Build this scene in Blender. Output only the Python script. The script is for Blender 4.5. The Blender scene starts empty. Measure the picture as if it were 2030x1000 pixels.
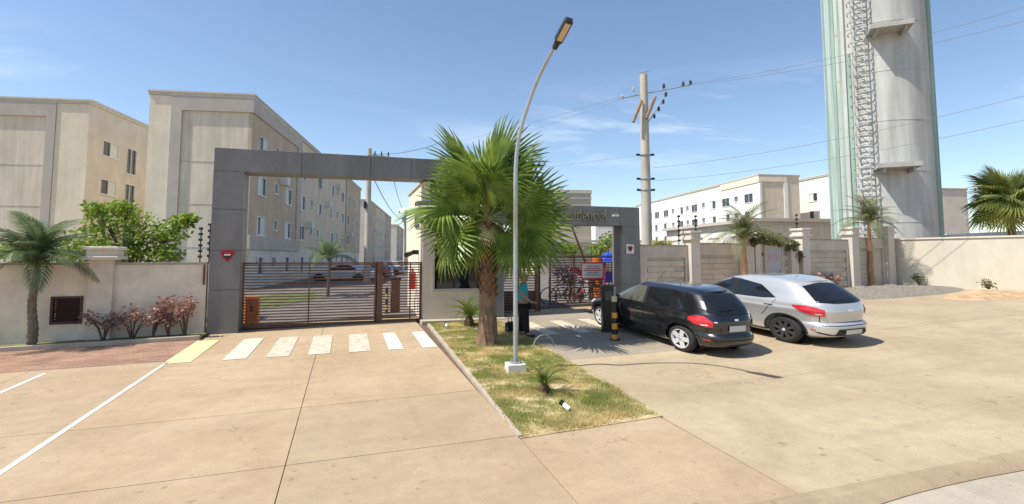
import bpy, bmesh, math, random
import numpy as np
from mathutils import Vector, Matrix, noise
random.seed(7)
sc = bpy.context.scene
col = sc.collection
# ------------------------------------------------------------------ camera
FOC, PX0, PY0 = 1050.0, 1015.0, 426.0
YAW, PIT = math.radians(17.3), math.atan(.0778)
CAM = Vector((0, 0, 2.2))
cd = bpy.data.cameras.new('camera'); cam = bpy.data.objects.new('camera', cd); col.objects.link(cam)
cd.sensor_fit = 'HORIZONTAL'; cd.sensor_width = 36; cd.lens = FOC / 2030 * 36
cd.shift_y = -(500 - PY0) / 2030; cd.clip_start = .1; cd.clip_end = 4000
cam.location = CAM; cam.rotation_euler = (math.pi / 2 + PIT, 0, -YAW)
sc.camera = cam
# ------------------------------------------------------------------ light
SUN_EL = math.radians(56)
SH = Vector((.9998, .02))            # direction in which shadows fall
sun_dir = Vector((-SH.x * math.cos(SUN_EL), -SH.y * math.cos(SUN_EL), math.sin(SUN_EL))).normalized()
W = bpy.data.worlds.new('World'); sc.world = W; W.use_nodes = True
nt = W.node_tree; nt.nodes.clear()
out = nt.nodes.new('ShaderNodeOutputWorld'); bg = nt.nodes.new('ShaderNodeBackground')
sky = nt.nodes.new('ShaderNodeTexSky'); sky.sky_type = 'NISHITA'; sky.sun_disc = False
sky.sun_elevation = SUN_EL; sky.sun_rotation = math.atan2(sun_dir.x, sun_dir.y)
sky.air_density = 1.0; sky.dust_density = 0.7; sky.ozone_density = 1.6; sky.altitude = 500
# thin cirrus drawn on a plane high above
tc = nt.nodes.new('ShaderNodeTexCoord'); sep = nt.nodes.new('ShaderNodeSeparateXYZ')
nt.links.new(tc.outputs['Generated'], sep.inputs[0])
def wm(op, a, b=None, clamp=False):
    n = nt.nodes.new('ShaderNodeMath'); n.operation = op; n.use_clamp = clamp
    for i, q in enumerate((a, b)):
        if q is None: continue
        if isinstance(q, (int, float)): n.inputs[i].default_value = q
        else: nt.links.new(q, n.inputs[i])
    return n.outputs[0]
zz = wm('MAXIMUM', sep.outputs[2], .03)
zz = wm('ADD', zz, .12)
cmb = nt.nodes.new('ShaderNodeCombineXYZ')
nt.links.new(wm('DIVIDE', sep.outputs[0], zz), cmb.inputs[0]); nt.links.new(wm('DIVIDE', sep.outputs[1], zz), cmb.inputs[1])
mp = nt.nodes.new('ShaderNodeMapping'); mp.inputs['Scale'].default_value = (.62, 1.25, 1); mp.inputs['Rotation'].default_value = (0, 0, .35)
mp.inputs['Location'].default_value = (.2, .4, 0)
nt.links.new(cmb.outputs[0], mp.inputs[0])
def wnoise(scale, det, rough, dist):
    n = nt.nodes.new('ShaderNodeTexNoise'); n.inputs['Scale'].default_value = scale; n.inputs['Detail'].default_value = det
    n.inputs['Roughness'].default_value = rough; n.inputs['Distortion'].default_value = dist
    nt.links.new(mp.outputs[0], n.inputs['Vector']); return n.outputs['Fac']
c1 = wnoise(1.1, 8, .62, .5); c2 = wnoise(.45, 2, .5, .2)
cl = wm('MULTIPLY', wm('MULTIPLY', wm('SUBTRACT', c1, .5, True), 5.0, True), wm('MULTIPLY', wm('SUBTRACT', c2, .47, True), 7.0, True), True)
cl = wm('MULTIPLY', cl, .75)
band = wm('SUBTRACT', 1.0, wm('MULTIPLY', wm('ABSOLUTE', wm('SUBTRACT', sep.outputs[2], .21)), 8.0), True)
cl = wm('MULTIPLY', cl, band)
mixc = nt.nodes.new('ShaderNodeMixRGB'); mixc.inputs[2].default_value = (8.0, 8.2, 8.6, 1)
nt.links.new(cl, mixc.inputs[0]); nt.links.new(sky.outputs[0], mixc.inputs[1])
nt.links.new(mixc.outputs[0], bg.inputs[0]); bg.inputs[1].default_value = 0.11
nt.links.new(bg.outputs[0], out.inputs[0])
sd = bpy.data.lights.new('sun', 'SUN'); sd.energy = 3.7; sd.angle = math.radians(.5); sd.color = (1, .955, .87)
so = bpy.data.objects.new('sun', sd); col.objects.link(so)
so.rotation_euler = sun_dir.to_track_quat('Z', 'Y').to_euler()
sc.view_settings.view_transform = 'Standard'; sc.view_settings.look = 'None'
sc.view_settings.exposure = 0.72; sc.view_settings.gamma = 1
# ------------------------------------------------------------------ placing helpers (photo pixel -> place)
Fv = Vector((math.sin(YAW) * math.cos(PIT), math.cos(YAW) * math.cos(PIT), math.sin(PIT)))
Rv = Vector((math.cos(YAW), -math.sin(YAW), 0)); Uv = Rv.cross(Fv)
def ray(x, y): return Fv + Rv * ((x - PX0) / FOC) - Uv * ((y - PY0) / FOC)
def D(x, y, d): return CAM + ray(x, y) * d
def onY(x, y, Y): r = ray(x, y); return CAM + r * (Y / r.y)
def zg(x, y):
    xx = max(-40, min(70, x))
    return .023 * max(-40, min(0, y - 17)) + .022 * (xx + 3.5) + .015 * max(0, xx - 8)
def G(x, y):
    r = ray(x, y); t = 12.0
    for _ in range(40):
        p = CAM + r * t
        t += (p.z - zg(p.x, p.y)) / max(.02, -r.z) * .8
    p = CAM + r * t
    return Vector((p.x, p.y, zg(p.x, p.y)))
# ------------------------------------------------------------------ materials
MATS = {}
def mat(name, c, rough=.75, var=.14, scale=2.5, bump=0., bscale=40., metal=0., spec=.4, c2=None, obj=False, coat=0., stretch=None, detail=6, streak=0.):
    if name in MATS: return MATS[name]
    m = bpy.data.materials.new(name); m.use_nodes = True; t = m.node_tree
    b = t.nodes['Principled BSDF']; b.inputs['Roughness'].default_value = rough; b.inputs['Metallic'].default_value = metal
    b.inputs['Specular IOR Level'].default_value = spec
    if coat: b.inputs['Coat Weight'].default_value = coat; b.inputs['Coat Roughness'].default_value = .03
    if obj: src = t.nodes.new('ShaderNodeTexCoord').outputs['Object']
    else: src = t.nodes.new('ShaderNodeNewGeometry').outputs['Position']
    if stretch:
        mpn = t.nodes.new('ShaderNodeMapping'); mpn.inputs['Scale'].default_value = stretch
        t.links.new(src, mpn.inputs[0]); src = mpn.outputs[0]
    n1 = t.nodes.new('ShaderNodeTexNoise'); n1.inputs['Scale'].default_value = scale; n1.inputs['Detail'].default_value = detail
    n1.inputs['Roughness'].default_value = .62
    t.links.new(src, n1.inputs['Vector'])
    r = t.nodes.new('ShaderNodeValToRGB'); a = r.color_ramp.elements
    lo = tuple(x * (1 - var) for x in c); hi = tuple(min(1, x * (1 + var)) for x in (c2 or c))
    a[0].position = .33; a[0].color = (*lo, 1); a[1].position = .67; a[1].color = (*hi, 1)
    t.links.new(n1.outputs['Fac'], r.inputs[0]); oc = r.outputs[0]
    if streak:      # rain streaks and patched paint
        gp_ = t.nodes.new('ShaderNodeNewGeometry').outputs['Position']
        for sc3, lo_, hi_, amt in (((1.6, 1.6, .22), .40, .66, streak), ((.7, .7, .6), .40, .62, streak * .9)):
            q_ = t.nodes.new('ShaderNodeMapping'); q_.inputs['Scale'].default_value = sc3; t.links.new(gp_, q_.inputs[0])
            n3 = t.nodes.new('ShaderNodeTexNoise'); n3.inputs['Scale'].default_value = 1; n3.inputs['Detail'].default_value = 7; n3.inputs['Roughness'].default_value = .68; t.links.new(q_.outputs[0], n3.inputs['Vector'])
            r3 = t.nodes.new('ShaderNodeValToRGB'); e3 = r3.color_ramp.elements; e3[0].position = lo_; e3[1].position = hi_; e3[0].color = (1 - amt, 1 - amt * 1.1, 1 - amt * 1.2, 1); e3[1].color = (1.03, 1.03, 1.03, 1)
            m3 = t.nodes.new('ShaderNodeMixRGB'); m3.blend_type = 'MULTIPLY'; m3.inputs[0].default_value = 1; t.links.new(n3.outputs['Fac'], r3.inputs[0]); t.links.new(oc, m3.inputs[1]); t.links.new(r3.outputs[0], m3.inputs[2]); oc = m3.outputs[0]
    t.links.new(oc, b.inputs['Base Color'])
    if bump:
        n2 = t.nodes.new('ShaderNodeTexNoise'); n2.inputs['Scale'].default_value = bscale; n2.inputs['Detail'].default_value = 4
        t.links.new(src, n2.inputs['Vector'])
        bp = t.nodes.new('ShaderNodeBump'); bp.inputs['Strength'].default_value = bump; bp.inputs['Distance'].default_value = .02
        t.links.new(n2.outputs['Fac'], bp.inputs['Height']); t.links.new(bp.outputs[0], b.inputs['Normal'])
    MATS[name] = m; return m
def leafmat(name, c, c2, scale=2.0, trans=.35, rough=.5, p0=.34, p1=.66, tint=False):
    if name in MATS: return MATS[name]
    m = bpy.data.materials.new(name); m.use_nodes = True; t = m.node_tree; b = t.nodes['Principled BSDF']
    b.inputs['Roughness'].default_value = rough; b.inputs['Specular IOR Level'].default_value = .35
    g = t.nodes.new('ShaderNodeNewGeometry'); n1 = t.nodes.new('ShaderNodeTexNoise'); n1.inputs['Scale'].default_value = scale; n1.inputs['Detail'].default_value = 5
    t.links.new(g.outputs['Position'], n1.inputs['Vector'])
    r = t.nodes.new('ShaderNodeValToRGB'); a = r.color_ramp.elements
    a[0].position = p0; a[0].color = (*c, 1); a[1].position = p1; a[1].color = (*c2, 1)
    t.links.new(n1.outputs['Fac'], r.inputs[0])
    oi = t.nodes.new('ShaderNodeObjectInfo'); rt = t.nodes.new('ShaderNodeValToRGB'); e = rt.color_ramp.elements; e[0].color = (.62, .68, .6, 1); e[1].color = (1.3, 1.22, 1.1, 1); t.links.new(oi.outputs['Random'], rt.inputs[0])
    mt = t.nodes.new('ShaderNodeMixRGB'); mt.blend_type = 'MULTIPLY'; mt.inputs[0].default_value = 1 if tint else 0; t.links.new(r.outputs[0], mt.inputs[1]); t.links.new(rt.outputs[0], mt.inputs[2]); r = mt
    t.links.new(r.outputs[0], b.inputs['Base Color'])
    tr = t.nodes.new('ShaderNodeBsdfTranslucent'); mx = t.nodes.new('ShaderNodeMixShader'); mx.inputs[0].default_value = trans
    hs = t.nodes.new('ShaderNodeHueSaturation'); hs.inputs['Value'].default_value = 1.5; hs.inputs['Hue'].default_value = .485
    t.links.new(r.outputs[0], hs.inputs['Color']); t.links.new(hs.outputs[0], tr.inputs[0])
    t.links.new(b.outputs[0], mx.inputs[1]); t.links.new(tr.outputs[0], mx.inputs[2])
    t.links.new(mx.outputs[0], t.nodes['Material Output'].inputs[0])
    MATS[name] = m; return m
def concrete(name, c, c2, stain, stainc=(.30, .20, .12)):
    """weathered concrete: broad dusty patches, streaks, fine speckle"""
    if name in MATS: return MATS[name]
    m = bpy.data.materials.new(name); m.use_nodes = True; t = m.node_tree; b = t.nodes['Principled BSDF']
    b.inputs['Roughness'].default_value = .85; b.inputs['Specular IOR Level'].default_value = .25
    g = t.nodes.new('ShaderNodeNewGeometry').outputs['Position']
    def nz(s, d, r, st=None, di=0):
        src = g
        if st:
            q = t.nodes.new('ShaderNodeMapping'); q.inputs['Scale'].default_value = st; q.inputs['Rotation'].default_value = (0, 0, .25); t.links.new(g, q.inputs[0]); src = q.outputs[0]
        n = t.nodes.new('ShaderNodeTexNoise'); n.inputs['Scale'].default_value = s; n.inputs['Detail'].default_value = d; n.inputs['Roughness'].default_value = r; n.inputs['Distortion'].default_value = di
        t.links.new(src, n.inputs['Vector']); return n.outputs['Fac']
    def ramp(f, p0, p1, a, z):
        r = t.nodes.new('ShaderNodeValToRGB'); e = r.color_ramp.elements; e[0].position = p0; e[1].position = p1; e[0].color = (*a, 1); e[1].color = (*z, 1)
        t.links.new(f, r.inputs[0]); return r.outputs[0]
    def mixc(f, a, z, mode='MIX'):
        q = t.nodes.new('ShaderNodeMixRGB'); q.blend_type = mode
        for i, s in enumerate((f, a, z)):
            if isinstance(s, (int, float)): q.inputs[i].default_value = s
            elif isinstance(s, tuple): q.inputs[i].default_value = (*s, 1)
            else: t.links.new(s, q.inputs[i])
        return q.outputs[0]
    base = ramp(nz(.45, 7, .6, None, .6), .32, .68, c, c2)
    st = ramp(nz(.8, 6, .65, (.22, 1.6, 1), .8), .5, .78, (0, 0, 0), (stain,) * 3)
    base = mixc(st, base, stainc)
    sp = ramp(nz(55, 3, .7), .3, .72, (.86,) * 3, (1.1,) * 3)
    base = mixc(1.0, base, sp, 'MULTIPLY')
    mid = ramp(nz(4, 6, .7), .3, .7, (.90,) * 3, (1.07,) * 3)
    base = mixc(1.0, base, mid, 'MULTIPLY')
    oi = t.nodes.new('ShaderNodeObjectInfo'); base = mixc(1.0, base, ramp(oi.outputs['Random'], 0, 1, (.93, .94, .95), (1.06, 1.05, 1.03)), 'MULTIPLY')
    tyre = ramp(nz(1.0, 5, .7, (2.6, .10, 1), .35), .56, .70, (0, 0, 0), (.24,) * 3)          # long rubbed tyre tracks
    tyre = mixc(1.0, tyre, ramp(nz(.35, 3, .5), .42, .6, (0, 0, 0), (1, 1, 1)), 'MULTIPLY'); base = mixc(tyre, base, (.20, .16, .12))
    drip = ramp(nz(7, 2, .4), .70, .76, (0, 0, 0), (.45,) * 3); base = mixc(drip, base, (.17, .12, .08))   # drips and grit
    pale = ramp(nz(1.7, 6, .75, None, 1.2), .62, .74, (0, 0, 0), (.30,) * 3); base = mixc(pale, base, (.62, .54, .42))
    vo = t.nodes.new('ShaderNodeTexVoronoi'); vo.feature = 'DISTANCE_TO_EDGE'; vo.inputs['Scale'].default_value = .42
    wv = t.nodes.new('ShaderNodeVectorMath'); wv.operation = 'ADD'; dn = t.nodes.new('ShaderNodeTexNoise'); dn.inputs['Scale'].default_value = 1.6; dn.inputs['Detail'].default_value = 6
    t.links.new(g, dn.inputs['Vector']); t.links.new(g, wv.inputs[0]); t.links.new(dn.outputs['Color'], wv.inputs[1]); t.links.new(wv.outputs[0], vo.inputs['Vector'])
    ck = ramp(vo.outputs['Distance'], .0, .006, (.5,) * 3, (0, 0, 0)); ck = mixc(1.0, ck, ramp(nz(.5, 3, .6), .54, .6, (0, 0, 0), (1, 1, 1)), 'MULTIPLY'); base = mixc(ck, base, (.16, .11, .07))
    t.links.new(base, b.inputs['Base Color'])
    bp = t.nodes.new('ShaderNodeBump'); bp.inputs['Strength'].default_value = .25; bp.inputs['Distance'].default_value = .01
    t.links.new(nz(60, 4, .7), bp.inputs['Height']); t.links.new(bp.outputs[0], b.inputs['Normal'])
    MATS[name] = m; return m
def paint_worn(name, c, under, wear):
    if name in MATS: return MATS[name]
    m = bpy.data.materials.new(name); m.use_nodes = True; t = m.node_tree; b = t.nodes['Principled BSDF']; b.inputs['Roughness'].default_value = .7
    g = t.nodes.new('ShaderNodeNewGeometry').outputs['Position']
    n = t.nodes.new('ShaderNodeTexNoise'); n.inputs['Scale'].default_value = 5; n.inputs['Detail'].default_value = 8; n.inputs['Roughness'].default_value = .75
    t.links.new(g, n.inputs['Vector'])
    r = t.nodes.new('ShaderNodeValToRGB'); e = r.color_ramp.elements; e[0].position = wear - .1; e[1].position = wear + .08; e[0].color = (*under, 1); e[1].color = (*c, 1)
    t.links.new(n.outputs['Fac'], r.inputs[0]); t.links.new(r.outputs[0], b.inputs['Base Color'])
    MATS[name] = m; return m
def brickmat(name, c1, c2, mortar, sx, sy):
    if name in MATS: return MATS[name]
    m = bpy.data.materials.new(name); m.use_nodes = True; t = m.node_tree; b = t.nodes['Principled BSDF']; b.inputs['Roughness'].default_value = .85
    g = t.nodes.new('ShaderNodeNewGeometry').outputs['Position']
    q = t.nodes.new('ShaderNodeTexBrick'); q.inputs['Scale'].default_value = 1; q.inputs['Brick Width'].default_value = sx; q.inputs['Row Height'].default_value = sy
    q.inputs['Mortar Size'].default_value = .012; q.inputs['Color1'].default_value = (*c1, 1); q.inputs['Color2'].default_value = (*c2, 1); q.inputs['Mortar'].default_value = (*mortar, 1)
    t.links.new(g, q.inputs['Vector'])
    n = t.nodes.new('ShaderNodeTexNoise'); n.inputs['Scale'].default_value = 1.2; n.inputs['Detail'].default_value = 6; t.links.new(g, n.inputs['Vector'])
    r = t.nodes.new('ShaderNodeValToRGB'); e = r.color_ramp.elements; e[0].position = .3; e[1].position = .7; e[0].color = (.75, .75, .75, 1); e[1].color = (1.2, 1.15, 1.1, 1)
    t.links.new(n.outputs['Fac'], r.inputs[0])
    mx = t.nodes.new('ShaderNodeMixRGB'); mx.blend_type = 'MULTIPLY'; mx.inputs[0].default_value = 1
    t.links.new(q.outputs['Color'], mx.inputs[1]); t.links.new(r.outputs[0], mx.inputs[2]); t.links.new(mx.outputs[0], b.inputs['Base Color'])
    bp = t.nodes.new('ShaderNodeBump'); bp.inputs['Strength'].default_value = .5; bp.inputs['Distance'].default_value = .01; bp.invert = True
    t.links.new(q.outputs['Fac'], bp.inputs['Height']); t.links.new(bp.outputs[0], b.inputs['Normal'])
    MATS[name] = m; return m
def glassmat(name, c, rough=.05):
    if name in MATS: return MATS[name]
    m = bpy.data.materials.new(name); m.use_nodes = True; b = m.node_tree.nodes['Principled BSDF']
    b.inputs['Base Color'].default_value = (*c, 1); b.inputs['Roughness'].default_value = rough; b.inputs['Specular IOR Level'].default_value = .6
    MATS[name] = m; return m
# ------------------------------------------------------------------ mesh helpers
class MB:
    def __init__(s): s.v = []; s.f = []
    def add(s, vs, fs):
        o = len(s.v); s.v += [tuple(p) for p in vs]; s.f += [tuple(i + o for i in q) for q in fs]; return s
    def box(s, x0, x1, y0, y1, z0, z1, M=None):
        vs = [Vector((x, y, z)) for z in (z0, z1) for y in (y0, y1) for x in (x0, x1)]
        if M: vs = [M @ p for p in vs]
        return s.add(vs, [(0, 2, 3, 1), (4, 5, 7, 6), (0, 1, 5, 4), (2, 6, 7, 3), (0, 4, 6, 2), (1, 3, 7, 5)])
    def bbox(s, x0, x1, y0, y1, z0, z1, b=.02, M=None):
        """box with chamfered vertical and top edges"""
        vs = []
        for z, i in ((z0, 0), (z1 - b, 0), (z1, b)):
            X0, X1, Y0, Y1 = x0 + i, x1 - i, y0 + i, y1 - i; e = b
            for p in ((X0 + e, Y0), (X1 - e, Y0), (X1, Y0 + e), (X1, Y1 - e), (X1 - e, Y1), (X0 + e, Y1), (X0, Y1 - e), (X0, Y0 + e)): vs.append(Vector((*p, z)))
        if M: vs = [M @ p for p in vs]
        fs = [tuple(range(7, -1, -1)), tuple(range(16, 24))]
        for k in (0, 8):
            for i in range(8): j = (i + 1) % 8; fs.append((k + i, k + j, k + 8 + j, k + 8 + i))
        return s.add(vs, fs)
    def cyl(s, p0, p1, r0, r1=None, n=10, caps=True):
        r1 = r0 if r1 is None else r1; p0 = Vector(p0); p1 = Vector(p1); d = (p1 - p0)
        if d.length < 1e-6: return s
        d.normalize(); a = d.orthogonal().normalized(); b = d.cross(a)
        vs = [p + (a * math.cos(k * 2 * math.pi / n) + b * math.sin(k * 2 * math.pi / n)) * r for p, r in ((p0, r0), (p1, r1)) for k in range(n)]
        fs = [(k, (k + 1) % n, n + (k + 1) % n, n + k) for k in range(n)]
        if caps: fs += [tuple(range(n - 1, -1, -1)), tuple(range(n, 2 * n))]
        return s.add(vs, fs)
    def tube(s, pts, rad, n=8):
        pts = [Vector(p) for p in pts]; rad = rad if isinstance(rad, (list, tuple)) else [rad] * len(pts)
        o = len(s.v); a = None
        for i, p in enumerate(pts):
            d = (pts[min(i + 1, len(pts) - 1)] - pts[max(i - 1, 0)]).normalized()
            a = d.orthogonal().normalized() if a is None else (a - d * a.dot(d)).normalized()
            b = d.cross(a)
            s.v += [tuple(p + (a * math.cos(k * 2 * math.pi / n) + b * math.sin(k * 2 * math.pi / n)) * rad[i]) for k in range(n)]
        for i in range(len(pts) - 1):
            for k in range(n): s.f.append((o + i * n + k, o + i * n + (k + 1) % n, o + (i + 1) * n + (k + 1) % n, o + (i + 1) * n + k))
        s.f += [tuple(o + k for k in range(n - 1, -1, -1)), tuple(o + (len(pts) - 1) * n + k for k in range(n))]
        return s
    def prism(s, poly, z0, z1, M=None):
        n = len(poly); vs = [Vector((*p[:2], z)) for z in (z0, z1) for p in poly]
        if M: vs = [M @ p for p in vs]
        return s.add(vs, [tuple(range(n - 1, -1, -1)), tuple(range(n, 2 * n))] + [(i, (i + 1) % n, n + (i + 1) % n, n + i) for i in range(n)])
    def sheet(s, poly, dz=0, th=.12):
        """slab that follows the ground: polygon corners (x, y)"""
        n = len(poly); vs = [(p[0], p[1], zg(*p) + dz - th) for p in poly] + [(p[0], p[1], zg(*p) + dz) for p in poly]
        return s.add(vs, [tuple(range(n - 1, -1, -1)), tuple(range(n, 2 * n))] + [(i, (i + 1) % n, n + (i + 1) % n, n + i) for i in range(n)])
    def mesh(s, name, m=None, smooth=False):
        me = bpy.data.meshes.new(name); me.from_pydata(s.v, [], s.f); me.update()
        if m: me.materials.append(m)
        if smooth:
            me.polygons.foreach_set('use_smooth', [True] * len(me.polygons)); me.set_sharp_from_angle(angle=math.radians(smooth if smooth > 1 else 40))
        return me
    def build(s, name, m=None, parent=None, smooth=False):
        return link(name, s.mesh(name, m, smooth), parent)
def link(name, me, parent=None):
    o = bpy.data.objects.new(name, me); col.objects.link(o)
    if parent: o.parent = parent
    return o
def tag(o, label, cat, group=None):
    o['label'] = label; o['category'] = cat
    if group: o['group'] = group
    return o
def thing(name, label, cat, loc=(0, 0, 0), rz=0, group=None, scale=(1, 1, 1)):
    o = bpy.data.objects.new(name, None); col.objects.link(o); o.location = loc; o.rotation_euler = (0, 0, rz); o.scale = scale
    o.empty_display_size = .2
    return tag(o, label, cat, group)
def struct(o, kind='structure'): o['kind'] = kind; return o
def fill_z(p, z): return Vector((p[0], p[1], z))
# ------------------------------------------------------------------ shared materials
M_conc = concrete('forecourt_concrete', (.39, .278, .172), (.475, .355, .232), .45, (.33, .225, .14))
M_conc2 = concrete('dusty_concrete', (.37, .285, .182), (.47, .375, .252), .5, (.29, .215, .145))
M_joint = mat('joint_dirt', (.14, .10, .065), .95)
M_kerb = mat('kerb_concrete', (.45, .38, .29), .9, bump=.3)
M_white = mat('white_render', (.70, .66, .58), .85, .06, 1.2, bump=.15)
M_darkmetal = mat('dark_metal', (.03, .03, .032), .5)
M_steel = mat('galvanised_steel', (.42, .45, .45), .45, .1, 8, metal=.6)
M_brown = mat('gate_brown_paint', (.14, .068, .042), .5, .2, 6)
M_portal = mat('portal_grey_cladding', (.20, .195, .188), .55, .16, 1.4, stretch=(1, 1, .35), streak=0.063)
M_black = mat('black_plastic', (.012, .012, .013), .4)
M_glass = glassmat('window_glass', (.035, .045, .06))
M_frame = mat('window_frame_white', (.72, .72, .70), .5, .05)

# ================================================================== SETTING
# ground to the horizon
def xs(): return sorted(set([-2500, -900, -400, -150, -80, -40, -20, -8, 0, 8, 20, 40, 70, 120, 300, 900, 2500]))
gy_ = [-600, -200, -60, -23, -10, 0, 8, 17, 30, 60, 120, 300, 900, 3000]
X_ = xs(); mb = MB()
for y in gy_:
    for x in X_: mb.v.append((x, y, zg(x, y) - .14))
nx = len(X_)
for j in range(len(gy_) - 1):
    for i in range(nx - 1): mb.f.append((j * nx + i, j * nx + i + 1, (j + 1) * nx + i + 1, (j + 1) * nx + i))
struct(mb.build('ground', mat('earth', (.20, .125, .07), .95, .3, .6, c2=(.24, .17, .09), bump=.3)))
# forecourt of concrete slabs
fc = MB(); fc.sheet([(-40, 4.2), (8, 4.2), (8, 17.6), (-40, 17.6)], -.035, .08); fc.sheet([(8, 4.2), (46, 4.2), (46, 17.6), (8, 17.6)], -.035, .08)
forecourt = struct(fc.build('forecourt', M_joint))
def slab(poly, m=M_conc):
    g = .0055; cx = sum(p[0] for p in poly) / len(poly); cy = sum(p[1] for p in poly) / len(poly)
    q = [(p[0] - g * (1 if p[0] > cx else -1), p[1] - g * (1 if p[1] > cy else -1)) for p in poly]
    MB().sheet(q, 0, .06).build('slab', m, forecourt)
def rect(x0, x1, y0, y1): return [(x0, y0), (x1, y0), (x1, y1), (x0, y1)]
XL = [-40, -24, -14, -9, -6.1, -3.62, -.61, 2.16]
for a, b in zip(XL, XL[1:]):
    top = 13.42 if b <= -3.6 else 17.5
    for c, d in ((4.25, 6.70), (6.70, 8.93), (8.93, 13.42 if top < 14 else 17.5)): slab(rect(a, b, c, d))
slab([(2.16, 4.25), (4.27, 4.25), (4.27, 6.72), (2.16, 6.60)])
RX = [4.27, 8.0, 15, 22, 30, 46]
for a, b in zip(RX, RX[1:]):
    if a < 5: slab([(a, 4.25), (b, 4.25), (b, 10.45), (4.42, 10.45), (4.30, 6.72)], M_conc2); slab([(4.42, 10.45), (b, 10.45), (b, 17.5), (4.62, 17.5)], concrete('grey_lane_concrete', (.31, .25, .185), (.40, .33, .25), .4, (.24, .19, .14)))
    else:
        for c, d in ((4.25, 10.45), (10.45, 16.2)): slab(rect(a, b, c, d), M_conc2)
# crossing stripes and bay lines painted on it
def stripe(name, poly, m): MB().sheet(poly, .004, .003).build(name, m, forecourt)
Mw0 = paint_worn('white_marking', (.66, .62, .54), (.48, .39, .28), .40)
Mw1 = paint_worn('worn_white_marking', (.62, .55, .43), (.44, .33, .22), .46)
My = paint_worn('yellow_marking', (.72, .60, .31), (.50, .40, .24), .4)
for k, (xc, m) in enumerate(((-3.42, My), (-2.30, paint_worn('cream_marking', (.64, .58, .47), (.46, .36, .25), .42)), (-1.42, Mw1), (-.55, Mw1), (.35, Mw1), (1.17, Mw0), (1.96, Mw0))):
    w = .24 if k else .27; y0, y1 = 13.15 - .05 * k, 15.9 - .12 * k
    if k > 4: w = .17
    stripe('crossing_stripe', rect(xc - w, xc + w, y0, y1), m)
for i in range(6):
    Mi = Mw0 if i % 2 else Mw1
    stripe('crossing_stripe', rect(5.1 + i * .95, 5.5 + i * .95, 13.3, 15.6), Mw1)
stripe('bay_line', rect(-3.68, -3.60, 5.2, 13.3), Mw0)
stripe('bay_line', rect(-5.74, -5.65, 8.2, 13.05), Mw0)
# carriageway at the lower right, with its broken gutter edge
mb = MB(); edge = []
for i in range(60):
    x = -4 + i * .55; edge.append((x, 4.12 + .09 * noise.noise((x * 1.3, 0, 3)) + .05 * noise.noise((x * 4, 1, 0))))
vs = [(x, y, zg(x, y) - .05) for x, y in edge] + [(x, -22, zg(x, -22) - .05) for x, y in edge]
n = len(edge); mb.add(vs, [(i, n + i, n + i + 1, i + 1) for i in range(n - 1)])
struct(mb.build('road', concrete('pale_asphalt', (.42, .355, .27), (.52, .45, .355), .4, (.44, .35, .25))))
mb = MB()
vs = []
for x, y in edge:
    w = .10 + .07 * noise.noise((x * 2, 5, 0)); vs += [(x, y - w, zg(x, y) - .045), (x, y - w * .3, zg(x, y) - .005 + .012), (x, max(4.30, y + .17 + .1 * noise.noise((x * 3, 7, 1))), zg(x, y) + .006)]
mb.add(vs, [(i * 3 + k, (i + 1) * 3 + k, (i + 1) * 3 + k + 1, i * 3 + k + 1) for i in range(n - 1) for k in range(2)])
struct(mb.build('gutter_edge', concrete('gutter_sand', (.33, .24, .15), (.48, .37, .24), .6, (.16, .11, .07)), smooth=60))
# brick pavement on the left, its kerb, planting bed
Mbrick = brickmat('clay_pavers', (.30, .16, .10), (.40, .235, .16), (.20, .15, .11), .30, .15)
struct(MB().sheet([(-40, 13.44), (-3.62, 13.44), (-3.62, 16.12), (-40, 16.12)], .0, .08).build('brick_pavement', Mbrick))
mb = MB(); mb.sheet(rect(-40, -3.70, 16.14, 16.26), .10, .2); struct(mb.build('kerb', M_kerb))
struct(MB().sheet(rect(-40, -3.70, 16.27, 16.98), .05, .12).build('planting_bed', mat('bed_soil', (.17, .12, .06), .95, .4, 3, c2=(.16, .17, .06), bump=.5)))
# right pavement and bed
struct(MB().sheet(rect(10.3, 46, 16.22, 17.3), .02, .1).build('red_pavement', mat('red_pavement', (.36, .17, .09), .9, .25, 2, c2=(.45, .28, .16))))
# drive behind the gates
struct(MB().sheet(rect(-2.9, 9.3, 17.5, 18.5), .004, .1).build('threshold', M_conc))
Masph = mat('inner_asphalt', (.15, .13, .115), .9, .25, 1.5, bump=.2)
mb = MB(); mb.sheet([(-14, 18.5), (26, 18.5), (60, 250), (10, 250)], -.02, .1); struct(mb.build('inner_road', Masph))
u_ = Vector((math.sin(math.radians(9.3)), math.cos(math.radians(9.3)), 0)); v_ = Vector((u_.y, -u_.x, 0))
for i in range(8):
    p = Vector((-3.0 + i * 1.35, 21.6 - .1 * i, 0)); q = [p, p + v_ * .6, p + v_ * .6 + u_ * 1.3, p + u_ * 1.3]
    struct(MB().sheet([(a.x, a.y) for a in q], .004 - .016, .005).build('inner_crossing_stripe', Mw0))
Mlawn2 = mat('inner_grass', (.06, .085, .02), .9, .3, 2, c2=(.12, .13, .04), bump=.5)
struct(MB().sheet([(-14, 19.2), (-3.9, 20.2), (-.8, 28.3), (-2.2, 28.8), (-14, 27)], .03, .12).build('inner_pavement', concrete('inner_pink_pavement', (.42, .28, .2), (.55, .45, .35), .4)))
struct(MB().sheet([(-2.8, 24.2), (-.75, 28.6), (2.4, 33.6), (-3.5, 32.3), (-12, 27.2)], .08, .16).build('inner_lawn', Mlawn2))
struct(MB().sheet([(6.0, 20.6), (16, 19.4), (18, 27), (8, 29)], .05, .14).build('playground_lawn', Mlawn2))

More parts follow.
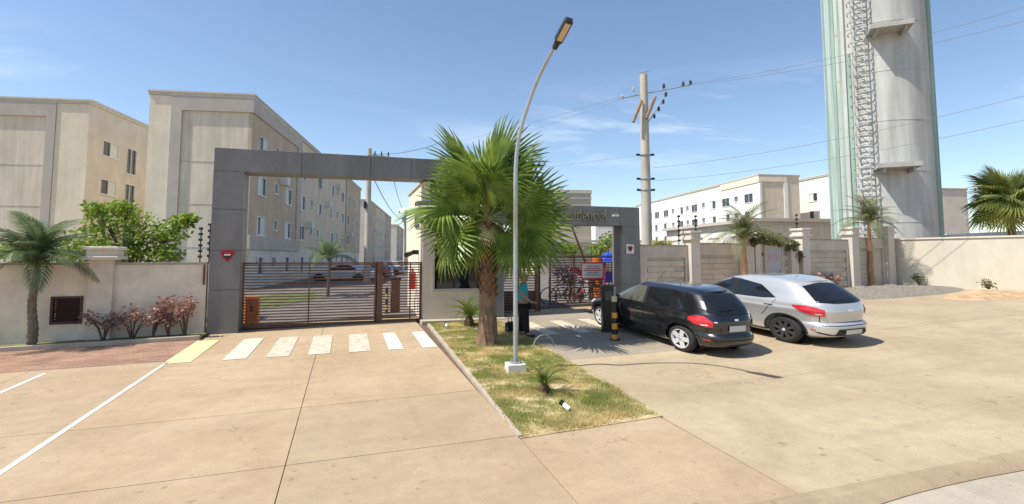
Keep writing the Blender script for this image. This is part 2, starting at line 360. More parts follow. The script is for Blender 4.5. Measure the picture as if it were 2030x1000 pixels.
# ================================================================== APARTMENT BLOCKS
Mcream = mat('block_cream', (.84, .74, .56), .9, .06, .7, bump=.1, streak=0.054)
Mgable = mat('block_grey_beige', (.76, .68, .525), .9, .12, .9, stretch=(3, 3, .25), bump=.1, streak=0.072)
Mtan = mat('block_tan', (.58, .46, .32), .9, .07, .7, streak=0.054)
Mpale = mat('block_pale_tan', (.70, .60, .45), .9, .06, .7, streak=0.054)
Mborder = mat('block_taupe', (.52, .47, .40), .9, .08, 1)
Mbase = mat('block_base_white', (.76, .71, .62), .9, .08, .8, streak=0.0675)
Mwarm = mat('block_warm', (.72, .645, .54), .9, .06, .6, streak=0.054)
Mwhite2 = mat('block_white', (.80, .78, .73), .9, .04, .5, streak=0.027)
Mcap = mat('parapet_cap', (.62, .57, .46), .85, .08)
Mbathglass = glassmat('frosted_glass', (.16, .18, .19), .3)
Mshut = mat('shutter_white', (.70, .69, .64), .6, .05)
WINMESH = {}
def winmesh(kind, w, h, sgn):
    k = (kind, round(w, 2), round(h, 2), sgn)
    if k in WINMESH: return WINMESH[k]
    # local: x outward*sgn is the wall normal, y along wall, z up; centred
    def bx(mb, x0, x1, y0, y1, z0, z1):
        a, b = sorted((x0 * sgn, x1 * sgn)); mb.box(a, b, y0, y1, z0, z1)
    fr = MB(); t = .06
    for y0, y1, z0, z1 in ((-w / 2, w / 2, h / 2 - t, h / 2), (-w / 2, w / 2, -h / 2, -h / 2 + t), (-w / 2, -w / 2 + t, -h / 2 + t, h / 2 - t), (w / 2 - t, w / 2, -h / 2 + t, h / 2 - t)):
        bx(fr, -.10, .03, y0, y1, z0, z1)
    if kind != 'small': bx(fr, -.09, .0, -.03, .03, -h / 2 + t, h / 2 - t)
    bx(fr, -.05, .08, -w / 2 - .05, w / 2 + .05, -h / 2 - .05, -h / 2 - .004)
    pn = MB(); bx(pn, -.09, -.07, -w / 2 + t, w / 2 - t, -h / 2 + t, h / 2 - t)
    sh = MB(); bx(sh, -.065, -.03, -w / 2 + t + .01, -.035, -h / 2 + t + .01, h / 2 - t - .01)
    sh2 = MB(); bx(sh2, -.065, -.03, .035, w / 2 - t - .01, -h / 2 + t + .01, h / 2 - t - .01)
    WINMESH[k] = (fr.mesh('window', M_frame), pn.mesh('pane', Mbathglass if kind == 'small' else M_glass), sh.mesh('shutter', Mshut), sh2.mesh('shutter', Mshut))
    return WINMESH[k]
def block(name, label, px, d, base, H, Wd, L, face, holes, mats, group=None, rz=math.radians(-9.3), front_x=None, gable=None):
    """apartment block; local x across, y along the inner street. face +1: block lies at x<0 and its street side looks to +x; -1 mirrored.
    holes: list of (y, z, w, h, kind) on the street side; mats: list of (y0, y1, z0, z1, material) wall zones"""
    p = D(px, 508, d); root = thing(name, label, 'apartment block', (p.x, p.y, base), rz, group)
    s = face
    # street wall as cells with real openings
    for (y0, y1, z0, z1, m, dx) in mats:
        hs = [q for q in holes if y0 < q[0] < y1 and z0 < q[1] < z1]
        ys = sorted({y0, y1, *[q[0] - q[2] / 2 for q in hs], *[q[0] + q[2] / 2 for q in hs]}); zs = sorted({z0, z1, *[q[1] - q[3] / 2 for q in hs], *[q[1] + q[3] / 2 for q in hs]})
        mb = MB()
        for a, b in zip(ys, ys[1:]):
            for c, e in zip(zs, zs[1:]):
                yc, zc = (a + b) / 2, (c + e) / 2
                if any(abs(yc - q[0]) < q[2] / 2 and abs(zc - q[1]) < q[3] / 2 for q in hs): continue
                vs = [(dx * s, a, c), (dx * s, b, c), (dx * s, b, e), (dx * s, a, e)]
                mb.add(vs, [(0, 1, 2, 3) if s > 0 else (3, 2, 1, 0)])
        for q in hs:
            a, b, c, e = q[0] - q[2] / 2, q[0] + q[2] / 2, q[1] - q[3] / 2, q[1] + q[3] / 2; x0, x1 = dx * s, (dx - .14) * s
            mb.add([(x0, a, c), (x0, b, c), (x0, b, e), (x0, a, e), (x1, a, c), (x1, b, c), (x1, b, e), (x1, a, e)], [(0, 1, 5, 4), (1, 2, 6, 5), (2, 3, 7, 6), (3, 0, 4, 7)])
        mb.build('street_wall', m, root)
    for q in holes:
        dx = next((t[5] for t in mats if t[0] < q[0] < t[1] and t[2] < q[1] < t[3]), 0)
        fr, pn, s1, s2 = winmesh(q[4], q[2], q[3], s)
        f = link('window', fr, root); f.location = (dx * s, q[0], q[1]); link('pane', pn, f)
        if q[4] == 'big' and random.random() < .75: link('shutter', s1 if random.random() < .5 else s2, f)
    # body behind (front gable, back, roof)
    x0, x1 = (-Wd, -.16) if s > 0 else (.16, Wd)
    mb = MB(); mb.box(x0, x1, 0.002, L, -1.5, H - .3); mb.build('gable_wall', gable or Mgable, root)
    d0 = mats[1][5] if len(mats) > 1 and mats[1][0] == 0 else mats[0][5]; ca_, cb_ = sorted((-.165 * s, (d0 - .002) * s)); MB().box(ca_, cb_, .003, .12, -1.5, H - .3).build('corner_return', mats[min(1, len(mats) - 1)][4], root)
    mb = MB(); cx0, cx1 = (-Wd - .08, .14) if s > 0 else (-.14, Wd + .08)
    mb.box(cx0, cx1, -.10, L + .1, H - .3, H - .12); mb.box(cx0 - .05, cx1 + .05, -.16, L + .14, H - .12, H)
    mb.build('parapet', Mcap, root)
    return root, s
def dep(px, px0, d0, vp=867): return ((d0 * (px0 - vp) / (px - vp)) - d0) / .990
# --- block with the framed gable beside the gate
def rows(pxs, px0, d0, wb, hb, z0=1.5, n=4, st=2.75):
    r = []
    for k in range(n):
        for px, kind in pxs:
            y = dep(px, px0, d0)
            r.append((y, z0 + k * st + (.25 if kind == 's' else 0), wb if kind == 'b' else wb * .5, hb if kind == 'b' else hb * .62, 'big' if kind == 'b' else 'small'))
    return r
yB1, yB2, yB3 = dep(590, 488, 34), dep(683, 488, 34), dep(712, 488, 34)
holes = rows([(513, 'b'), (542, 's'), (567, 'b'), (597, 'b'), (615, 's'), (631, 'b'), (656, 'b'), (667, 's'), (677, 'b'), (688, 'b'), (696, 's'), (704, 'b')], 488, 34, 1.75, 1.3)
HB = 12.8
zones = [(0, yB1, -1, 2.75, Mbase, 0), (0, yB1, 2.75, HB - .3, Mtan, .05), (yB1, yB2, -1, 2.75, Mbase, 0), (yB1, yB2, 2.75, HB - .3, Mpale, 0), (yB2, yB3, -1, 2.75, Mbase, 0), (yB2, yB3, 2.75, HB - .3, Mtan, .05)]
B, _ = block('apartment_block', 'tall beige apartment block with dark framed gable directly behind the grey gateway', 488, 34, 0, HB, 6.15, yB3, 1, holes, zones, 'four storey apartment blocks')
mb = MB()
mb.box(.05, .16, 0, yB1, 2.62, 3.55); mb.box(.05, .16, 0, yB1, HB - 1.25, HB - .3); mb.box(.05, .16, yB1 - 1.3, yB1, 3.55, HB - 1.25)
mb.build('frame_band', Mborder, B)
mb = MB(); mb.box(-4.85, .155, -.12, -.002, HB - 1.25, HB - .3); mb.box(-4.85, -4.2, -.12, -.002, -.5, HB - 1.25); mb.build('frame_band', Mborder, B)
MB().box(-6.15, -4.86, -.06, -.002, -.5, HB - .32).build('corner_strip', Mcream, B)
for z in (2.75, 5.5, 8.25): MB().box(-4.19, -.002, -.012, -.002, z - .02, z + .02).build('joint', mat('render_joint', (.52, .48, .40), .9), B)
mb = MB(); mb.cyl((.0, 0, 0), (.12, 0, 0), .2, .2, 14); mb.box(-.1, .5, -.42, .42, -.3, .3); 
for px_, z_ in ((643, 9.75 - 1.9), (690, 5.2), (606, 5.1), (664, 10.6), (552, 8.0)):
    o = mb.build('air_conditioner', Mshut, B); o.location = (.1, dep(px_, 488, 34), z_)
# --- far left block
holesA = []
for k in range(4): holesA += [(dep(207, 160, 35.3), 1.5 + 2.75 * k + .1, 1.9, 1.1, 'big'), (dep(250, 160, 35.3), 1.2 + 2.75 * k, 1.35, 2.0, 'tall')]
A, _ = block('apartment_block', 'beige apartment block at the far left with warm side wall and two window columns', 160, 35.3, 0, 12.8, 12, 14, 1, holesA, [(0, 14, -1, 12.5, Mwarm, 0)], 'four storey apartment blocks')
mb = MB(); mb.box(-12, -2.0, -.12, -.002, 11.55, 12.5); mb.box(-2.55, -2.0, -.12, -.002, -.5, 11.55); mb.build('frame_band', Mborder, A)
MB().box(-1.98, .0, -.06, -.002, -.5, 12.48).build('corner_strip', Mcream, A)
for z in (2.75, 5.5, 8.25): MB().box(-12, -2.6, -.012, -.002, z - .02, z + .02).build('joint', MATS['render_joint'], A)
# --- further blocks down the inner street
for (px, d, pe, m1, lab) in ((729, 98.5, 774, (743, 763), 'second beige apartment block down the inner street, seen past the lamp pole'), (786, 178, 800, (790, 796), 'most distant beige apartment block at the end of the inner street')):
    a, b, e = dep(m1[0], px, d), dep(m1[1], px, d), dep(pe, px, d)
    hs = []
    for k in range(4):
        y = 2.0
        while y < e - 2: hs.append((y, 1.5 + 2.75 * k, 1.75, 1.3, 'big')); hs.append((y + 3.2, 1.75 + 2.75 * k, .9, .8, 'small')); y += 6.4
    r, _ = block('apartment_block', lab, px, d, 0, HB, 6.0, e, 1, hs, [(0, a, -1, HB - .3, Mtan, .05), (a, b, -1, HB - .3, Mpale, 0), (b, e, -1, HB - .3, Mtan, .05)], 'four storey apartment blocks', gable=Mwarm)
# --- white blocks on the right
he = rows([(1488, 'b'), (1463, 's'), (1442, 'b'), (1415, 'b'), (1397, 's'), (1379, 'b'), (1365, 's'), (1351, 'b'), (1336, 's'), (1322, 'b'), (1304, 'b'), (1290, 'b'), (1278, 's')], 1510, 79, 2.3, 1.45)
yE = dep(1262, 1510, 79)
Eb, _ = block('apartment_block', 'long white apartment block with many dark windows above the right wall', 1510, 79, 1.4, 13.1, 6.6, yE, -1, he, [(0, yE, -1, 12.8, Mwhite2, 0)], 'four storey apartment blocks', gable=Mpale)
yb = dep(1433, 1510, 79)
mb = MB(); mb.box(-.12, -.002, .0, yb, 11.9, 12.8); mb.box(-.12, 4.5, -.12, -.002, 12.0, 12.8); mb.build('frame_band', Mcream, Eb)
mb = MB(); mb.box(4.0, 4.6, -.12, -.002, -.5, 11.9); mb.box(.0, .35, -.12, -.002, -.5, 11.9); mb.build('corner_strip', Mwhite2, Eb)
hf = []
for k in range(4):
    for y in (3, 7.5, 12): hf.append((dep(1650, 1690, 75) + y - 4, 1.5 + 2.75 * k, 1.9, 1.3, 'big'))
block('apartment_block', 'white apartment block partly hidden behind the water tower', 1690, 75, 1.6, 13.0, 9, 22, -1, [h for h in hf if h[0] > 1], [(0, 22, -1, 12.7, Mwhite2, 0)], 'four storey apartment blocks', gable=Mpale)
block('apartment_block', 'distant pale block just right of the water tower', 1858, 88, 2, 11.6, 6.5, 12, -1, [(4, 1.5 + 2.75 * k, 1.9, 1.3, 'big') for k in range(4)], [(0, 12, -1, 11.3, Mwhite2, 0)], 'four storey apartment blocks', gable=Mwarm)
block('apartment_block', 'small distant white block framed by the right gateway', 1181, 104, 1, 8.0, 7, 20, -1, [(4 + 4 * j, 1.6 + 2.75 * k, 1.9, 1.3, 'big') for k in range(2) for j in range(4)], [(0, 20, -1, 7.7, Mwhite2, 0)], 'four storey apartment blocks', gable=Mwhite2)
# beige hall behind the right gateway
p = D(1062, 508, 45)
r = thing('hall', 'plain beige hall with a flat roof behind the name beam', 'building', (p.x, p.y, 0), -math.radians(9.3))
MB().box(0, 4.9, 0, 9, -.5, 7.6).build('wall', mat('hall_beige', (.50, .43, .32), .9, .06, .8), r)
MB().box(-.08, 4.98, -.08, 9.1, 7.6, 7.9).build('parapet', Mcap, r); MB().box(-.05, 4.95, -.05, -.001, 7.1, 7.25).build('band', Mborder, r)
MB().box(-.3, 9.5, -.55, -.06, 3.35, 3.55).build('canopy', Mborder, r); MB().box(4.95, 9.4, -.02, 7, -.5, 3.3).build('low_wall', Mpale, r)
# low hall behind the right wall
p = D(1500, 508, 40)
r = thing('low_building', 'low beige building with dark eave behind the right wall', 'building', (p.x, p.y, .8), -math.radians(9.3))
Lh = dep(1322, 1500, 40)
MB().box(0, 9.2, 0, Lh, -.5, 4.0).build('wall', M_white, r)
MB().box(-.4, 9.6, -.4, Lh + .3, 4.0, 4.25).build('eave', Mborder, r)
for k in range(4):
    fr, pn, s1, s2 = winmesh('big', 1.9, 1.2, -1); f = link('window', fr, r); f.location = (-.11 + .06, 2.5 + k * 3.6, 2.4); link('pane', pn, f)
MB().box(0.3, 9.1, -.06, -.002, 2.2, 3.7).build('front_panel', Mgable, r)
# low roofed buildings at the far right
p = D(1885, 508, 34)
r = thing('low_building', 'low white building with flat roof slabs at the far right', 'building', (p.x, p.y, .8), -math.radians(9.3))
MB().box(0, 14, 0, 8, -.5, 2.4).build('wall', M_white, r); MB().box(-.3, 4.2, -.3, 8, 2.4, 2.75).build('roof_slab', Mwhite2, r); MB().box(4.5, 15, -.7, 8, 2.75, 3.0).build('roof_slab', Mwhite2, r)
MB().box(.8, 3.0, -.03, -.001, 1.7, 2.1).build('window', M_glass, r)
# water tower
pt = D(1757, 508, 33); zt = zg(pt.x, pt.y)
wt = thing('water_tower', 'tall pale cylindrical water tower with green stripes, caged ladder and platforms', 'water tower', (pt.x, pt.y, zt))
RT = 2.86
mb = MB(); N = 64
zs_ = [0, 3, 6, 9, 12, 15, 18, 21, 24]
for z in zs_:
    for k in range(N): a = k * 2 * math.pi / N; mb.v.append((RT * math.cos(a), RT * math.sin(a), z))
for j in range(len(zs_) - 1):
    for k in range(N): mb.f.append((j * N + k, j * N + (k + 1) % N, (j + 1) * N + (k + 1) % N, (j + 1) * N + k))
mb.f.append(tuple((len(zs_) - 1) * N + k for k in range(N)))
Mtank = mat('tank_white', (.50, .50, .465), .7, .16, .8, stretch=(2, 2, .25), streak=0.063); Mtgreen = mat('tank_green', (.27, .38, .315), .7, .25, 1, stretch=(2, 2, .2))
mb.build('tank', Mtank, wt, smooth=30)
vdir = Vector((CAM.x - pt.x, CAM.y - pt.y)).normalized(); a0 = math.atan2(vdir.y, vdir.x)   # side that looks at the street
def arc_strip(name, aa, ab, z0, z1, m, th=.05, n=8):
    mb = MB(); R1 = RT + th
    for z in (z0, z1):
        for i in range(n + 1): a = aa + (ab - aa) * i / n; mb.v.append((R1 * math.cos(a), R1 * math.sin(a), z))
        for i in range(n + 1): a = aa + (ab - aa) * i / n; mb.v.append((RT * .99 * math.cos(a), RT * .99 * math.sin(a), z))
    q = 2 * (n + 1)
    for i in range(n): mb.f.append((i, i + 1, q + i + 1, q + i))
    mb.f += [(0, q, q + n + 1, n + 1), (n, 2 * n + 1, q + 2 * n + 1, q + n)]
    for i in range(n): mb.f.append((q + i, q + i + 1, q + n + 2 + i, q + n + 1 + i))
    return mb.build(name, m, wt)
left = -1
for a_, w_, z0_, z1_, m in ((-.66, .05, 0, 24, Mtgreen), (-.50, .04, 0, 13.5, Mtgreen), (-.86, .045, 0, 24, Mtgreen), (-1.2, .05, 0, 24, Mtgreen), (1.25, .12, 0, 24, Mtgreen)):
    arc_strip('stripe', a0 + a_ - w_, a0 + a_ + w_, z0_, z1_, m)
arc_strip('pipe_cover', a0 - .62, a0 - .54, 0, 24, Mtank, .16); arc_strip('netting', a0 - 1.45, a0 - .93, 0, 24, mat('pale_green_netting', (.42, .50, .45), .8, .3, 1.2, stretch=(3, 3, .15)), .03, 14)
# welded ring joints
for z in zs_[1:]:
    arc_strip('weld_ring', a0 - 1.5, a0 + 1.5, z - .03, z + .03, Mtank, .015, 40)
def tp(a, rr, z): return Vector((rr * math.cos(a0 + a), rr * math.sin(a0 + a), z))
la = -.27
tan_ = Vector((-math.sin(a0 + la), math.cos(a0 + la), 0)); rad_ = Vector((math.cos(a0 + la), math.sin(a0 + la), 0))
mb = MB()
for s in (-.33, .33): mb.cyl(tp(la, RT + .28, 0) + tan_ * s, tp(la, RT + .28, 24) + tan_ * s, .035, .035, 6)
ld = mb.build('ladder', Mtank, wt)
rung = MB().cyl(tp(la, RT + .28, 0) - tan_ * .33, tp(la, RT + .28, 0) + tan_ * .33, .028, .028, 6).mesh('rung', Mtank)
hoop = MB().tube([tp(la, RT + .28, 0) + tan_ * (.46 * math.cos(t)) + rad_ * (.75 * math.sin(t)) for t in [i * math.pi / 10 for i in range(11)]], .03, 5).mesh('cage_hoop', Mtank)
for i in range(70): link('rung', rung, ld).location.z = .4 + i * .33
for i in range(34): link('cage_hoop', hoop, ld).location.z = 2.4 + i * .63
for z in (6.05, 14.2):
    mb = MB(); pa = .22; t2 = Vector((-math.sin(a0 + pa), math.cos(a0 + pa), 0)); r2 = Vector((math.cos(a0 + pa), math.sin(a0 + pa), 0))
    Mx = Matrix(((t2.x, r2.x, 0, 0), (t2.y, r2.y, 0, 0), (0, 0, 1, 0), (0, 0, 0, 1)))
    mb.box(-1.05, 1.05, RT - .6, RT + 1.15, z, z + .12, Mx); mb.box(-1.05, 1.05, RT + 1.06, RT + 1.15, z + .122, z + .26, Mx)
    for s in (-.7, .7): mb.box(s - .05, s + .05, RT - .1, RT + 1.0, z - .25, z, Mx)
    mb.build('platform', mat('platform_concrete', (.40, .39, .35), .8, .15, 3), wt)

# ================================================================== LEFT WALL
Mwall = mat('left_wall_render', (.74, .67, .54), .9, .14, 1.1, bump=.2, streak=0.099)
lw = thing('boundary_wall', 'grey rendered boundary wall with coping left of the gateway', 'wall')
vx0, vx1, vz0, vz1 = -7.07, -6.15, .62, 1.30
hole = (onY(100, 615, 17).x, onY(164, 615, 17).x, onY(130, 643, 17).z, onY(130, 588, 17).z)
hx0, hx1, hz0, hz1 = hole
mb = MB()
mb.box(-40, hx0, 17, 17.22, -.9, 1.96); mb.box(hx1, -3.78, 17, 17.22, -.9, 1.96); mb.box(hx0 - .001, hx1 + .001, 17.001, 17.219, -.9, hz0); mb.box(hx0 - .001, hx1 + .001, 17.001, 17.219, hz1, 1.955)
mb.build('wall_panel', Mwall, lw)
mb = MB(); mb.box(-40, -3.78, 16.96, 17.26, 1.962, 2.02); mb.build('coping', mat('coping_dark', (.33, .30, .26), .9, .2, 2), lw)
for px in (205, -230):
    x = onY(px, 520, 17).x
    MB().box(x - .28, x + .28, 16.88, 17.3, -.6, 2.1).build('pillar', Mwall, lw)
    mb = MB(); mb.bbox(x - .42, x + .42, 16.74, 17.44, 2.10, 2.19, .015); mb.bbox(x - .34, x + .34, 16.82, 17.36, 2.19, 2.36, .01); mb.bbox(x - .40, x + .40, 16.76, 17.42, 2.36, 2.45, .02); mb.build('pillar_cap', Mwall, lw)
vent = thing('louvre_vent', 'brown slatted louvre vent set in the left boundary wall', 'vent')
Mvent = mat('vent_brown', (.075, .035, .03), .6, .2, 5)
mb = MB(); t = .06
mb.box(hx0, hx1, 16.97, 17.08, hz1 - t, hz1); mb.box(hx0, hx1, 16.97, 17.08, hz0, hz0 + t); mb.box(hx0, hx0 + t, 16.97, 17.08, hz0 + t, hz1 - t); mb.box(hx1 - t, hx1, 16.97, 17.08, hz0 + t, hz1 - t)
mb.build('frame', Mvent, vent); MB().box(hx0 + t, hx1 - t, 17.14, 17.16, hz0 + t, hz1 - t).build('back_panel', M_black, vent)
sl = MB().box(hx0 + t, hx1 - t, -.035, .035, -.008, .008).mesh('slat', Mvent)
for i in range(9):
    o = link('slat', sl, vent); o.location = (0, 17.03, hz0 + t + .035 + i * (hz1 - hz0 - 2 * t) / 9); o.rotation_euler = (.7, 0, 0)
MB().box(onY(402, 540, 16.9).x, -3.80, 16.93, 16.955, onY(410, 565, 16.93).z, 1.95).build('rust_streak_plate', mat('rust_red', (.16, .05, .035), .8, .3, 6), lw)
def efence(label, p, h, group='electric fence posts', n=6, tilt=0):
    r = thing('electric_fence_post', label, 'fence post', p, 0, group)
    MB().cyl((0, 0, 0), (tilt, 0, h), .018, .018, 6).build('rod', M_darkmetal, r)
    im = MB().cyl((-.05, 0, 0), (.05, 0, 0), .035, .035, 8).mesh('insulator', M_black)
    for i in range(n): o = link('insulator', im, r); o.location = (tilt * (i + 1) / n, -.02, h * (i + 1.0) / n)
for px, y1, lab in ((396, 455, 'electric fence post with black insulators, left of the pair by the gateway'), (414, 447, 'electric fence post with black insulators, touching the grey gateway')):
    b = onY(px, 522, 17.12); efence(lab, (b.x, 17.12, 2.02), 2.2 + (508 - y1) / 1050 * 15.5 - 2.02)
# ================================================================== GATEWAYS
gp = thing('gateway', 'tall grey clad gateway arch over the main driveway', 'gateway')
LX0, LX1 = -3.72, -2.92; GYF, GYB = 17.0, 17.85; ZT, ZB = 5.33, 4.66
zl = [-.1] + [onY(450, y, 17).z for y in (575, 497, 415)] + [ZB]
MB().box(LX0 + .03, LX1 - .03, GYF + .03, GYB - .03, -.2, ZB).build('leg_core', M_joint, gp)
for a, b in zip(zl, zl[1:]): MB().bbox(LX0, LX1, GYF, GYB, a + .004, b - .006, .006).build('cladding_panel', M_portal, gp)
bx = [LX0] + [onY(px, 330, 17).x for px in (598, 735, 815)] + [3.9, 5.0]
MB().box(LX0 + .03, 4.97, GYF + .03, GYB - .03, ZB + .03, ZT - .03).build('beam_core', M_joint, gp)
for a, b in zip(bx, bx[1:]): MB().bbox(a + .005, b - .005, GYF, GYB, ZB, ZT, .006).build('cladding_panel', M_portal, gp)
MB().box(4.2, 5.0, GYF, GYB, .2, ZB - .005).build('cladding_panel', M_portal, gp)
# lower name beam on the right
rp = thing('gateway', 'lower grey gateway beam with name letters over the entry lane', 'gateway')
RT1, RB1 = 3.95, onY(1160, 447, 17).z
RXl, RXr = onY(826, 410, 17).x, onY(1265, 430, 17).x; RLx = onY(1232, 500, 17).x
rb = [RXl, 3.4, 5.2, 7.2, RLx - .1, RXr]
MB().box(RXl + .03, RXr - .03, 16.93, 17.5, RB1 + .03, RT1 - .03).build('beam_core', M_joint, rp)
for a, b in zip(rb, rb[1:]): MB().bbox(a + .004, b - .004, 16.9, 17.55, RB1, RT1, .006).build('cladding_panel', M_portal, rp)
MB().box(RLx + .02, RXr - .02, 16.92, 17.68, .0, RB1).build('leg_core', M_joint, rp)
for a, b in ((.1, 1.2), (1.2, 2.3), (2.3, RB1)): MB().bbox(RLx, RXr, 16.9, 17.7, a + .004, b - .006, .006).build('cladding_panel', M_portal, rp)
MB().box(RLx - .02, RLx - .001, 16.96, 17.0, .2, 3.0).build('cable_duct', M_steel, rp)
tcv = bpy.data.curves.new('letters', 'FONT'); tcv.body = 'Residencial'; tcv.size = .62; tcv.extrude = .02; tcv.space_character = 1.0
to = bpy.data.objects.new('t', tcv); col.objects.link(to)
bpy.context.view_layer.update()
lm = bpy.data.meshes.new_from_object(to.evaluated_get(bpy.context.evaluated_depsgraph_get())); bpy.data.objects.remove(to)
lm.materials.clear(); lm.materials.append(mat('brass_letters', (.27, .23, .145), .4, .2, 5, metal=.5))
lo = link('letters', lm, rp); lo.rotation_euler = (math.pi / 2, 0, 0)
xa, xb = onY(1104, 430, 16.87).x, onY(1201, 430, 16.87).x
wdt = max(v.co.x for v in lm.vertices); lo.scale = ((xb - xa) / wdt, .95, 1); lo.location = (xa, 16.865, onY(1150, 437, 16.87).z)
p = onY(1220, 428, 16.9); MB().bbox(p.x - .12, p.x + .12, 16.84, 16.899, p.z - .03, p.z + .03, .005).build('lamp_fitting', Mshut, rp)
# shield badges
def shield(name, label, px, py, w, h, Y, back):
    c = onY(px, py, Y); r = thing(name, label, 'sign', (c.x, Y, c.z))
    pl = [(-.5, .28), (-.42, .40), (0, .5), (.42, .40), (.5, .28), (.30, -.18), (0, -.5), (-.30, -.18)]
    def sh(s, y0, y1, nm, m, dz=0):
        mb = MB(); mb.prism([(a * w * s, b * h * s + dz) for a, b in pl], y0, y1, Matrix(((1, 0, 0, 0), (0, 0, 1, 0), (0, 1, 0, 0), (0, 0, 0, 1)))); return mb.build(nm, m, r)
    Mr = mat('badge_red', (.42, .03, .045), .5, .05); Mdr = mat('badge_dark_red', (.16, .012, .02), .5, .05); Mwt = mat('badge_white', (.72, .66, .60), .5, .05); Mbk = M_black
    if back: MB().bbox(-w * .62, w * .62, -.012, -.001, -h * .66, h * .66, .001).build('plate', Mwt, r); sh(.85, -.022, -.013, 'shield', Mdr)
    else:
        sh(1, -.015, -.001, 'border', Mr); sh(.80, -.022, -.016, 'shield', Mdr)
        MB().box(-.22 * w, .22 * w, -.03, -.023, .0 * h, .12 * h).build('mark', Mwt, r); MB().box(-.25 * w, .25 * w, -.03, -.023, -.13 * h, -.05 * h).build('mark', Mbk, r)
        MB().box(-.33 * w, .33 * w, -.03, -.023, .20 * h, .30 * h).build('mark', Mr, r)
shield('shield_sign', 'red shield badge on the left leg of the tall gateway', 451, 507, .38, .36, 16.99, False)
shield('shield_sign', 'white plate with dark red shield on the right gateway leg', 1249, 494, .25, .25, 16.89, True)
# gatehouse
gh = thing('gatehouse', 'beige gatehouse with wide dark window between the two gateways', 'gatehouse')
Mgh = mat('gatehouse_beige', (.58, .51, .39), .9, .06, 1.1, bump=.12, streak=0.054); Mghc = mat('gatehouse_cream', (.76, .68, .52), .9, .06, 1)
gx0, gx1, gyf, gyb, gzt = 2.36, 5.0, 17.05, 21.6, 4.62
wx0, wx1 = onY(857, 550, 17.05).x, onY(947, 550, 17.05).x + .9; wz0, wz1 = onY(900, 577, 17.05).z, 2.62
mb = MB(); mb.box(gx0, wx0, gyf, gyf + .2, 0, wz1); mb.box(wx1, gx1, gyf, gyf + .2, 0, wz1); mb.box(wx0, wx1, gyf + .0005, gyf + .2, 0, wz0); mb.box(gx0, gx1, gyf + .001, gyf + .2, wz1, 3.1)
mb.build('front_wall', Mgh, gh)
mb = MB(); mb.box(gx0 + .001, gx0 + .2, gyf + .2, gyb, 0, gzt); mb.box(gx1 - .2, gx1 - .001, gyf + .2, gyb, 0, gzt); mb.box(gx0 + .2, gx1 - .2, gyb - .2, gyb, 0, gzt); mb.box(gx0 + .2, gx1 - .2, 18.0, 18.2, 3.1, gzt); mb.build('side_wall', Mghc, gh)
mb = MB(); mb.box(gx0 - .05, gx1 + .05, 17.9, gyb + .05, gzt, gzt + .08); mb.box(gx0 + .2, gx1 - .2, gyf + .2, 18.0, 3.0, 3.1); mb.build('roof', Mborder, gh)
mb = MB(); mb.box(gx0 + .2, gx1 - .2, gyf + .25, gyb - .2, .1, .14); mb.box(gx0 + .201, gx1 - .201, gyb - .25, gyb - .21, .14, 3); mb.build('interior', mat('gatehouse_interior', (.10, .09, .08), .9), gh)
wn = MB(); t = .07
wn.box(wx0, wx1, gyf - .04, gyf + .1, wz0, wz0 + t); wn.box(wx0, wx0 + t, gyf - .03, gyf + .1, wz0 + t, wz1); wn.box(wx1 - t, wx1, gyf - .03, gyf + .1, wz0 + t, wz1)
w_ = wn.build('window', mat('sill_stone', (.40, .37, .31), .7), gh)
MB().box(wx0 + t, wx1 - t, gyf + .05, gyf + .06, wz0 + t, wz1).build('pane', glassmat('tinted_glass', (.006, .007, .009), .04), w_)
for x in (wx0 + .72, wx0 + 1.5): MB().box(x - .02, x + .02, gyf + .03, gyf + .049, wz0 + t, wz1).build('mullion', M_black, w_)
MB().box(gx0 - .10, gx1, gyf - .5, gyf - .002, .02, .19).build('plinth', M_kerb, gh)
pl_ = onY(833, 415, 17.9); MB().box(gx0 - .04, gx0, 18.2, 19.3, 3.2, 4.0).build('side_window', M_glass, gh)
mb = MB(); mb.box(gx0 - .22, gx0, 18.3, 18.42, 2.25, 2.4); mb.cyl((gx0 - .22, 18.36, 2.3), (gx0 - .45, 18.2, 2.22), .07, .09, 10); mb.build('security_camera', M_black, gh)
ex = thing('fire_extinguisher', 'red fire extinguisher on the gatehouse side wall behind the gate', 'extinguisher', (gx0 - .16, 18.7, 1.05))
mb = MB(); mb.cyl((0, 0, 0), (0, 0, .55), .12, .12, 14); mb.cyl((0, 0, .55), (0, 0, .64), .12, .04, 14); mb.build('cylinder', mat('extinguisher_red', (.5, .02, .02), .35), ex, smooth=40)
mb = MB(); mb.cyl((0, 0, .64), (0, 0, .70), .03, .03, 8); mb.box(-.02, .02, -.12, .02, .69, .72); mb.build('valve', M_black, ex)
MB().box(gx0 - .025, gx0 - .002, 18.3, 19.0, .15, 1.0).build('wall_panel', Mshut, gh)
